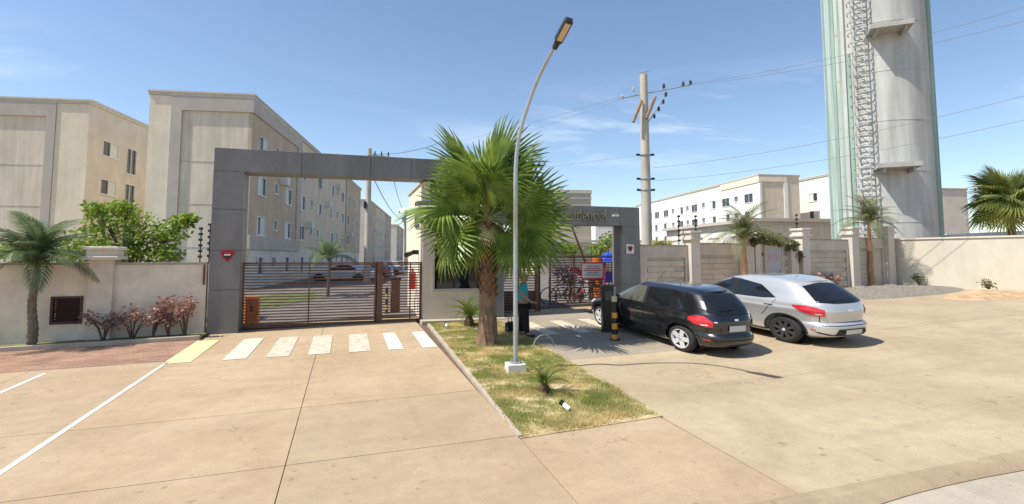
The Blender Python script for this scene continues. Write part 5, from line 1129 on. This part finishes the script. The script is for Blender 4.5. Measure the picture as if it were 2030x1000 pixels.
def build_car(label, S, spec, loc, rz, scale, group=None, full=True):
    r = thing('parked_car', label, 'car', loc, rz, group, scale); R, ax0, ax1, tw = spec['R'], spec['ax0'], spec['ax1'], spec['tw']
    body = link('body', cut_body(S, spec), r)
    for y in (ax0, ax1):
        for s in (-1, 1):
            wheel(r, s * (tw - .10), y, R, spec['rim'], spec['style'], s)
            mb = MB(); RA = R + .05; pts = []
            for i in range(25):
                t = math.radians(-12 + 204 * i / 24); yy, zz_ = y + RA * math.cos(t), R + .005 + RA * math.sin(t)
                yo, zo = y + (RA + .035) * math.cos(t), R + .005 + (RA + .035) * math.sin(t)
                mb.v += [(s * (S.side(yy, max(S.z0 + .01, zz_)) - .03), yy, zz_), (s * (S.side(yy, max(S.z0 + .01, zz_)) + .012), yy, zz_), (s * (S.side(yo, max(S.z0 + .01, zo)) + .010), yo, zo), (s * (S.side(yo, max(S.z0 + .01, zo)) - .01), yo + .001, zo)]
            for i in range(24):
                for k in range(3): q = (i * 4 + k, i * 4 + k + 1, (i + 1) * 4 + k + 1, (i + 1) * 4 + k); mb.f.append(q if s > 0 else q[::-1])
            mb.build('wheel_arch', spec['arch'], r)
            MB().cyl((s * (tw - .27), y, R + .005), (s * (tw - .255), y, R + .005), R + .045, R + .045, 28).build('wheel_well', M_black, r)
    for nm, bot, top in spec['side_glass']:
        for s in (-1, 1): patch(S, 'side', bot, top, .006, 16, 6, s).build(nm, spec.get(nm, M_cglass), r, smooth=80)
    for bot, top in spec['pillars']:
        for s in (-1, 1): patch(S, 'side', bot, top, .009, 3, 5, s).build('door_pillar', spec.get('pillar_mat', M_trim), r, smooth=80)
    rg = patch(S, 'rear', *spec['rear_glass'], .006, 20, 8).build('rear_window', M_cglass, r, smooth=80)
    MB().cyl((-.02, S.rear(0, spec['wiper'][0], .018), spec['wiper'][0]), (-.36, S.rear(.36, spec['wiper'][1], .02), spec['wiper'][1]), .011, .007, 5).build('wiper', M_trim, rg)
    patch(S, 'front', *spec['windscreen'], .006, 20, 8).build('windscreen', M_cglass, r, smooth=80)
    for s in (-1, 1):
        tl = patch(S, 't', *spec['tail'], .014, 14, 7, s).build('tail_lamp', M_red, r, smooth=80); patch(S, 't', *spec['tail2'], .019, 6, 3, s).build('clear_lens', M_amber, tl, smooth=80)
        patch(S, 't', *spec['head'], .012, 10, 5, s).build('head_lamp', M_head, r, smooth=80)
        for bot, top in spec['seams']: patch(S, 'side', bot, top, .003, 10, 1, s).build('door_seam', M_trim, r)
        for yh, zh in spec['handles']: x = s * S.side(yh, zh); MB().bbox(min(x, x + s * .035), max(x, x + s * .035), yh - .09, yh + .09, zh - .014, zh + .016, .006).build('door_handle', spec['paint'], r)
        xm = s * (S.side(spec['mirror'][0], spec['mirror'][1]) + .10); ym, zm = spec['mirror']
        mb = MB(); mb.bbox(-.09, .09, -.045, .06, -.065, .065, .03); mo = mb.build('mirror', spec['paint'], r); mo.location = (xm, ym, zm)
        patch(S, 't', *spec['reflector'], .012, 6, 2, s).build('reflector', M_red, r)
    for bot, top, m in spec['rear_bits']: patch(S, 'rear', bot, top, .008, 16, 3).build('bumper_trim', m, r, smooth=80)
    for zb_, zt_, xw in spec['tailgate']:
        for s in (-1, 1): patch(S, 'rear', [(s * xw - .006, zb_), (s * xw + .006, zb_)], [(s * (xw + .02) - .006, zt_), (s * (xw + .02) + .006, zt_)], .004, 1, 6).build('tailgate_seam', M_trim, r)
        patch(S, 'rear', [(-xw, zb_ - .008), (xw, zb_ - .008)], [(-xw, zb_ + .006), (xw, zb_ + .006)], .004, 14, 1).build('tailgate_seam', M_trim, r)
    patch(S, 'rear', *spec['plate'], .022, 4, 2).build('number_plate', M_plate, r)
    for (b_, t_) in spec.get('badge', []): patch(S, 'rear', b_, t_, .012, 3, 1).build('badge', M_rim, r)
    for bot, top in spec['sill']:
        for s in (-1, 1): patch(S, 'side', bot, top, .006, 20, 2, s).build('sill_trim', M_trim, r, smooth=80)
    # underside
    mb = MB(); L0, L1 = S.xr(S.z0), S.xf(S.z0); mb.box(-tw + .28, tw - .28, L0 + .2, L1 - .2, S.z0 - .05, S.z0 + .02); mb.build('underbody', M_black, r)
    if 'spoiler' in spec:
        y0, z0, w0, dp = spec['spoiler']; mb = MB(); n = 14
        for i in range(n + 1):
            x = -w0 + 2 * w0 * i / n; k = (x / w0) ** 2; yb_ = S.rear(x, z0, 0); mb.v += [(x, yb_ + .05, z0 + .03 - .03 * k), (x, yb_ - dp * (1 - .5 * k), z0 + .005 - .03 * k), (x, yb_ - dp * (1 - .5 * k), z0 - .022 - .03 * k), (x, yb_ + .06, z0 - .03 - .03 * k)]
        for i in range(n):
            for k in range(4): mb.f.append((i * 4 + k, i * 4 + (k + 1) % 4, (i + 1) * 4 + (k + 1) % 4, (i + 1) * 4 + k))
        mb.f += [(0, 1, 2, 3), tuple(n * 4 + k for k in (3, 2, 1, 0))]; mb.build('spoiler', spec['paint'], r, smooth=50)
    if 'antenna' in spec: a = spec['antenna']; MB().cyl((0, a[0], a[1]), (0, a[0] - .25, a[1] + .28), .006, .003, 5).build('antenna', M_trim, r)
    return r
pi = math.pi
def bar(y0, y1, z, h): return ([(y0, z), (y1, z)], [(y0, z + h), (y1, z + h)])
# --- small black hatchback (rounded tail, tall rear lamps)
S1 = CarShape([(.17, .20), (.23, .05), (.30, .01), (.42, .0), (.46, .02), (.50, .06), (.62, .05), (.75, .055), (.86, .085), (1.0, .14), (1.15, .24), (1.28, .35), (1.36, .46), (1.41, .66), (1.425, 1.0)],
              [(.17, 3.62), (.25, 3.76), (.38, 3.83), (.52, 3.83), (.64, 3.76), (.72, 3.62), (.80, 3.35), (.87, 3.05), (.93, 2.84), (1.05, 2.62), (1.2, 2.36), (1.32, 2.10), (1.39, 1.94), (1.425, 1.75)],
              [(.17, .70), (.24, .77), (.40, .80), (.55, .81), (.66, .83), (.74, .835), (.80, .815), (.88, .80), (.93, .77), (1.05, .72), (1.2, .655), (1.32, .60), (1.39, .545), (1.425, .47)], 5.5, 3.4)
black = carpaint('black_car_paint', (.008, .008, .010), .0, .25)
spec1 = dict(tailgate=[(.44, .66, .60)], R=.285, ax0=.66, ax1=3.08, tw=.80, rim=M_rim, style='alloy', paint=black, arch=black, wiper=(1.0, .97),
    side_glass=[('side_window', [(1.62, .93), (2.62, .92)], [(1.62, 1.325), (2.02, 1.325), (2.34, 1.19), (2.58, .99)]), ('quarter_window', [(.92, .98), (1.2, .935), (1.54, .93)], [(.94, 1.03), (1.16, 1.24), (1.54, 1.315)])],
    pillars=[([(1.54, .93), (1.62, .93)], [(1.54, 1.315), (1.62, 1.325)])],
    rear_glass=([(-.58, .93), (-.3, .90), (0, .89), (.3, .90), (.58, .93)], [(-.46, 1.26), (-.2, 1.29), (0, 1.30), (.2, 1.29), (.46, 1.26)]),
    windscreen=([(-.6, .97), (.6, .97)], [(-.46, 1.32), (.46, 1.32)]),
    tail=([(.65 * pi, .76), (.70 * pi, .68), (.78 * pi, .635), (.845 * pi, .635)], [(.65 * pi, .82), (.70 * pi, .865), (.77 * pi, .86), (.845 * pi, .74)]), tail2=([(.745 * pi, .665), (.80 * pi, .66)], [(.745 * pi, .69), (.80 * pi, .685)]),
    head=([(.30 * pi, .62), (.18 * pi, .58)], [(.30 * pi, .74), (.18 * pi, .70)]), seams=[([(1.53, .34), (1.58, .34)][0:1] * 2, [(1.54, .34)] * 2)], handles=[(1.70, .80)], mirror=(2.50, .97),
    reflector=([(.74 * pi, .36), (.80 * pi, .36)], [(.74 * pi, .385), (.80 * pi, .385)]),
    rear_bits=[([(-.70, .36), (.70, .36)], [(-.70, .375), (.70, .375)], M_trim), ([(-.55, .875), (-.25, .895), (0, .90), (.25, .895), (.55, .875)], [(-.5, .885), (-.25, .91), (0, .918), (.25, .91), (.5, .885)], M_trim)],
    plate=([(-.22, .545), (.22, .545)], [(-.22, .665), (.22, .665)]), badge=[([(-.52, .73), (-.46, .73)], [(-.52, .755), (-.46, .755)]), ([(-.05, .76), (.05, .76)], [(-.05, .80), (.05, .80)])],
    sill=[([(1.05, .20), (2.7, .20)], [(1.05, .235), (2.7, .235)]), ([(1.05, .52), (2.7, .52)], [(1.05, .545), (2.7, .545)])], antenna=(1.9, 1.41), spoiler=(.5, 1.345, .42, .05))
spec1['side_window'] = glassmat('painted_view_car_glass', (.10, .10, .085), .05)  # opaque pane; paler colour stands in for the lit interior seen through it
spec1['seams'] = [([(1.555, .33), (1.555, .92)], [(1.567, .33), (1.567, .92)]), ([(2.70, .33), (2.62, .92)], [(2.712, .33), (2.632, .92)])]
# --- silver hatchback
S2 = CarShape([(.19, .20), (.25, .05), (.33, .01), (.48, .0), (.52, .02), (.56, .07), (.66, .055), (.80, .045), (.92, .07), (1.02, .115), (1.14, .24), (1.28, .40), (1.40, .55), (1.47, .74), (1.505, 1.1)],
              [(.19, 3.70), (.27, 3.84), (.40, 3.92), (.56, 3.92), (.70, 3.84), (.80, 3.66), (.90, 3.30), (.97, 3.02), (1.03, 2.84), (1.15, 2.62), (1.3, 2.35), (1.42, 2.08), (1.48, 1.85), (1.505, 1.65)],
              [(.19, .72), (.26, .80), (.42, .825), (.56, .83), (.70, .845), (.82, .865), (.87, .84), (.94, .825), (1.0, .795), (1.12, .735), (1.28, .67), (1.40, .615), (1.47, .56), (1.505, .48)], 5.6, 3.5)
silver = carpaint('silver_car_paint', (.56, .56, .545), .45, .3)
spec2 = dict(tailgate=[(.50, .72, .60)], R=.30, ax0=.72, ax1=3.20, tw=.83, rim=M_rimd, style='steel', paint=silver, arch=M_trim, wiper=(1.06, 1.03), pillar_mat=M_trim,
    side_glass=[('side_window', [(1.86, .99), (2.78, .98)], [(1.86, 1.405), (2.06, 1.40), (2.44, 1.24), (2.74, 1.03)]), ('side_window', [(.86, 1.03), (1.15, .995), (1.74, .99)], [(.90, 1.06), (1.22, 1.30), (1.74, 1.40)])],
    pillars=[([(1.74, .985), (1.86, .985)], [(1.74, 1.40), (1.86, 1.405)])],
    rear_glass=([(-.62, 1.0), (-.3, .975), (0, .97), (.3, .975), (.62, 1.0)], [(-.50, 1.33), (-.2, 1.375), (0, 1.385), (.2, 1.375), (.50, 1.33)]),
    windscreen=([(-.62, 1.05), (.62, 1.05)], [(-.48, 1.41), (.48, 1.41)]),
    tail=([(.62 * pi, .895), (.68 * pi, .79), (.77 * pi, .70), (.845 * pi, .695)], [(.62 * pi, .915), (.68 * pi, .925), (.76 * pi, .905), (.845 * pi, .84)]), tail2=([(.77 * pi, .735), (.82 * pi, .73)], [(.77 * pi, .755), (.82 * pi, .75)]),
    head=([(.30 * pi, .66), (.18 * pi, .62)], [(.30 * pi, .80), (.18 * pi, .74)]), seams=[], handles=[(1.92, .87), (.98, .88)], mirror=(2.66, 1.03),
    reflector=([(.72 * pi, .40), (.755 * pi, .36)], [(.72 * pi, .425), (.755 * pi, .385)]),
    rear_bits=[([(-.66, .33), (-.5, .275), (.5, .275), (.66, .33)], [(-.66, .36), (-.5, .30), (.5, .30), (.66, .36)], M_trim), ([(-.42, .29), (.42, .29)], [(-.36, .42), (.36, .42)], M_trim), ([(-.62, .56), (.62, .56)], [(-.62, .566), (.62, .566)], M_trim)],
    plate=([(-.22, .305), (.22, .305)], [(-.22, .405), (.22, .405)]), badge=[([(-.07, .80), (.07, .80)], [(-.07, .845), (.07, .845)])],
    sill=[([(1.1, .22), (2.85, .22)], [(1.1, .26), (2.85, .26)])], spoiler=(.7, 1.425, .50, .07))
spec2['seams'] = [([(1.79, .33), (1.79, .98)], [(1.802, .33), (1.802, .98)]), ([(2.90, .33), (2.80, .98)], [(2.912, .33), (2.812, .98)]), ([(1.12, .60), (.84, .99)], [(1.132, .60), (.852, .99)])]
KL1, KW1 = 1.60, .93
w1 = G(1347, 697); c1x = w1.x + .80 * KW1; c1y = w1.y - .66 * KL1
def car_loc(x, y): return (x, y, zg(x, y + 2.0) + .0)
def settle(o, x, y, kl, kw):
    o.location = (x, y, zg(x, y)); o.rotation_euler = (math.atan(.023), -math.atan(.022 + (.015 if x > 8.5 else 0)), 0)
car1 = build_car('small black hatchback with silver alloy wheels beside the card post', S1, spec1, (0, 0, 0), 0, (KW1, KL1, 1)); settle(car1, c1x, c1y, KL1, KW1)
w2 = G(1553, 679); KL2, KW2 = 1.56, 1.04; c2x = w2.x + .83 * KW2; c2y = w2.y - .72 * KL2
car2 = build_car('silver hatchback with dark steel wheels parked right of the black car', S2, spec2, (0, 0, 0), 0, (KW2, KL2, 1)); settle(car2, c2x, c2y, KL2, KW2)
# cars parked inside the grounds
for px, d_, pc, lab, rz in ((742, 44, 'white_car_paint', 'white car parked inside the grounds, just left of the pedestrian gate post', 1.2), (778, 47, 'grey_car_paint', 'grey car parked inside the grounds, seen through the pedestrian gate', 1.3), (800, 56, 'pale_car_paint', 'pale car parked furthest inside the grounds beside the distant pole', 1.3)):
    cpm = carpaint(pc, {'white_car_paint': (.6, .62, .64), 'grey_car_paint': (.12, .12, .13), 'pale_car_paint': (.5, .5, .52)}[pc], .1, .3)
    sp = dict(spec2 if px != 778 else spec1); sp['paint'] = cpm; q = D(px, 508, d_); S_ = S2 if px != 778 else S1
    o = build_car(lab, S_, sp, (q.x, q.y - 1.5, zg(q.x, q.y) - .015), rz, (1.3, 1.3, 1.0))
    o['group'] = 'cars parked inside the grounds'
# ================================================================== TOTEM, BOLLARD, HOOP
q = G(1208, 657); r = thing('card_post', 'tall black access card post beside the black car', 'access post', (q.x, q.y, q.z), -.25)
MB().bbox(-.20, .17, -.13, .13, 0, 1.26, .02).build('body', M_black, r); MB().bbox(.10, .165, -.142, -.131, .42, 1.22, .004).build('edge_strip', mat('glossy_strip', (.22, .27, .26), .25), r); MB().bbox(-.14, .06, -.14, -.131, .85, 1.1, .004).build('reader_face', glassmat('reader_glass', (.02, .025, .03), .1), r); MB().bbox(-.24, .21, -.17, .17, -.05, .02, .005).build('base_plate', M_darkmetal, r)
q = G(1219, 674); r = thing('bollard', 'slim black and yellow striped bollard in front of the card post', 'bollard', (q.x, q.y, q.z))
Mby = mat('bollard_yellow', (.66, .33, .035), .5, .12, 8); bandh = 1.08 / 8
for k in range(8): MB().cyl((0, 0, k * bandh - (.03 if k == 0 else 0)), (0, 0, (k + 1) * bandh), .072, .072, 16, k in (0, 7)).build('band', Mby if k % 2 == 0 and k != 6 else (M_black if k != 7 else mat('bollard_pale', (.6, .5, .3), .6)), r, smooth=40)
MB().cyl((0, 0, -.01), (0, 0, .02), .12, .12, 16).build('foot_plate', M_black, r)
q = G(1078, 690); pts = [(-.26 * math.cos(t), 0, .30 * math.sin(t)) for t in [i * pi / 14 for i in range(15)]]
o = MB().tube([(-.26, 0, -.08)] + pts + [(.26, 0, -.08)], .014, 7).build('metal_hoop', mat('hoop_metal', (.33, .30, .25), .5)); o.location = q; tag(o, 'thin low metal hoop at the lawn edge in the palm shadow', 'hoop')
# ================================================================== PERSON
def skin(name, joints, bones, m, parent, sub=2):
    names = list(joints); me = bpy.data.meshes.new(name); me.from_pydata([joints[k][0] for k in names], [(names.index(a), names.index(b)) for a, b in bones], []); o = bpy.data.objects.new(name, me); col.objects.link(o)
    md = o.modifiers.new('s', 'SKIN'); md.use_smooth_shade = True
    for i, k in enumerate(names): me.skin_vertices[0].data[i].radius = joints[k][1] if isinstance(joints[k][1], tuple) else (joints[k][1],) * 2
    me.skin_vertices[0].data[0].use_root = True
    s = o.modifiers.new('u', 'SUBSURF'); s.levels = sub; s.render_levels = sub
    bpy.context.view_layer.update(); nm = bpy.data.meshes.new_from_object(o.evaluated_get(bpy.context.evaluated_depsgraph_get())); bpy.data.objects.remove(o); nm.name = name
    nm.materials.clear(); nm.materials.append(m); nm.polygons.foreach_set('use_smooth', [True] * len(nm.polygons)); return link(name, nm, parent)
q = G(1038, 667)
per = thing('person', 'person in turquoise T-shirt and black trousers standing by the lamp post', 'person', (q.x, q.y, q.z), math.radians(75), None, (1.3, 1.3, 1))
Msk = mat('skin', (.36, .20, .13), .55, .06, 20, obj=True); Mshirt = mat('turquoise_shirt', (.025, .36, .43), .85, .12, 10, obj=True); Mtrou = mat('black_trousers', (.012, .012, .014), .9, .1, 10, obj=True); Mhair = mat('dark_hair', (.02, .013, .01), .6, .2, 30, obj=True)
# local: facing -y
body = {'pel': ((0, 0, .86), (.13, .10)), 'sp': ((0, .01, 1.05), (.12, .09)), 'ch': ((0, 0, 1.25), (.14, .095)), 'nk0': ((0, .0, 1.36), (.055, .055)), 'nk': ((0, -.01, 1.43), (.048, .05)), 'hd0': ((0, -.025, 1.49), (.068, .08)), 'hd1': ((0, -.02, 1.56), (.078, .095)), 'hd2': ((0, -.005, 1.625), (.066, .08))}
bones = [('pel', 'sp'), ('sp', 'ch'), ('ch', 'nk0'), ('nk0', 'nk'), ('nk', 'hd0'), ('hd0', 'hd1'), ('hd1', 'hd2')]
arm_l = [(-.17, 0, 1.33), (-.24, .04, 1.09), (-.20, -.12, .92), (-.16, -.19, .90)]; arm_r = [(.17, 0, 1.33), (.22, .02, 1.08), (.21, -.06, .84), (.205, -.08, .76)]
for s, ar in (('l', arm_l), ('r', arm_r)):
    for i, (p, rd) in enumerate(zip(ar, (.058, .043, .031, .034))): body[f'a{s}{i}'] = (p, rd)
    bones += [('ch', f'a{s}0')] + [(f'a{s}{i}', f'a{s}{i+1}') for i in range(3)]
for s, sx in (('l', -1), ('r', 1)):
    fy = -.06 if s == 'l' else .05
    lg = [((sx * .085, 0, .80), .092), ((sx * .095, fy * .6, .45), .062), ((sx * .10, fy, .10), .04), ((sx * .10, fy - .04, .045), .042), ((sx * .105, fy - .15, .03), .033)]
    for i, (p, rd) in enumerate(lg): body[f'l{s}{i}'] = (p, rd)
    bones += [('pel', f'l{s}0')] + [(f'l{s}{i}', f'l{s}{i+1}') for i in range(4)]
bo = skin('body', body, bones, Msk, per)
for ar, sx in ((arm_l, -1), (arm_r, 1)):
    w = Vector(ar[3]); d = (Vector(ar[3]) - Vector(ar[2])).normalized(); sd_ = d.orthogonal().normalized()
    for k in range(5):
        l = (.05, .07, .075, .07, .055)[k]; o_ = sd_ * (.028 * (k - 2) / 2); dirf = (d + sd_ * (-.7 if k == 0 else .08 * (k - 2)) + Vector((0, -.15, 0))).normalized()
        skin('finger', {'a': (w + o_ * .8, .010), 'b': (w + o_ + dirf * l * .55, .009), 'c': (w + o_ + dirf * l + Vector((0, -.008, 0)), .007)}, [('a', 'b'), ('b', 'c')], Msk, per, 1)
sh = {'pel': ((0, 0, .84), (.155, .122)), 'sp': ((0, .01, 1.05), (.142, .112)), 'ch': ((0, 0, 1.25), (.16, .115)), 'nk': ((0, 0, 1.365), (.075, .07)), 'l0': ((-.175, 0, 1.33), .074), 'l1': ((-.225, .03, 1.15), .066), 'r0': ((.175, 0, 1.33), .074), 'r1': ((.215, .015, 1.14), .066)}
skin('t_shirt', sh, [('pel', 'sp'), ('sp', 'ch'), ('ch', 'nk'), ('ch', 'l0'), ('l0', 'l1'), ('ch', 'r0'), ('r0', 'r1')], Mshirt, per)
tr_ = {'pel': ((0, 0, .87), (.142, .11))}; tb = []
for s, sx in (('l', -1), ('r', 1)):
    fy = -.06 if s == 'l' else .05
    for i, (p, rd) in enumerate([((sx * .088, 0, .79), .105), ((sx * .098, fy * .6, .45), .078), ((sx * .10, fy, .09), .062)]): tr_[f'{s}{i}'] = (p, rd)
    tb += [('pel', f'{s}0'), (f'{s}0', f'{s}1'), (f'{s}1', f'{s}2')]
skin('trousers', tr_, tb, Mtrou, per)
for s, sx in (('l', -1), ('r', 1)):
    fy = -.06 if s == 'l' else .05; skin('shoe', {'a': ((sx * .10, fy + .02, .04), .048), 'b': ((sx * .103, fy - .08, .035), .045), 'c': ((sx * .105, fy - .17, .028), .036)}, [('a', 'b'), ('b', 'c')], M_black, per, 2)
skin('hair', {'a': ((0, .015, 1.635), (.083, .092)), 'b': ((0, .045, 1.57), (.082, .07)), 'c': ((0, .065, 1.49), (.06, .05))}, [('a', 'b'), ('b', 'c')], Mhair, per)
mb = MB(); mb.cyl((0, -.115, 1.535), (0, -.135, 1.515), .011, .016, 6); mb.build('nose', Msk, per)
for sx in (-1, 1):
    MB().cyl((sx * .03, -.108, 1.565), (sx * .03, -.118, 1.565), .012, .006, 8).build('eye', M_black, per); MB().cyl((sx * .078, .0, 1.55), (sx * .092, .01, 1.555), .025, .02, 8).build('ear', Msk, per)
MB().box(-.025, .025, -.112, -.104, 1.478, 1.486).build('mouth', mat('lips', (.25, .09, .08), .5), per)
# black bag set down in front of the person
q = G(1011, 660); r = thing('bag', 'black bag on the ground left of the lamp post', 'bag', (q.x, q.y, q.z + .0), .3)
mb = MB(); mb.bbox(-.13, .13, -.09, .09, 0, .30, .04); mb.bbox(-.10, .10, -.115, -.091, .03, .18, .03); mb.build('body', mat('bag_black', (.015, .015, .017), .7, .2, 8), r)
MB().tube([(-.06, 0, .29), (-.05, 0, .40), (.05, 0, .40), (.06, 0, .29)], .012, 6).build('handle', M_black, r)
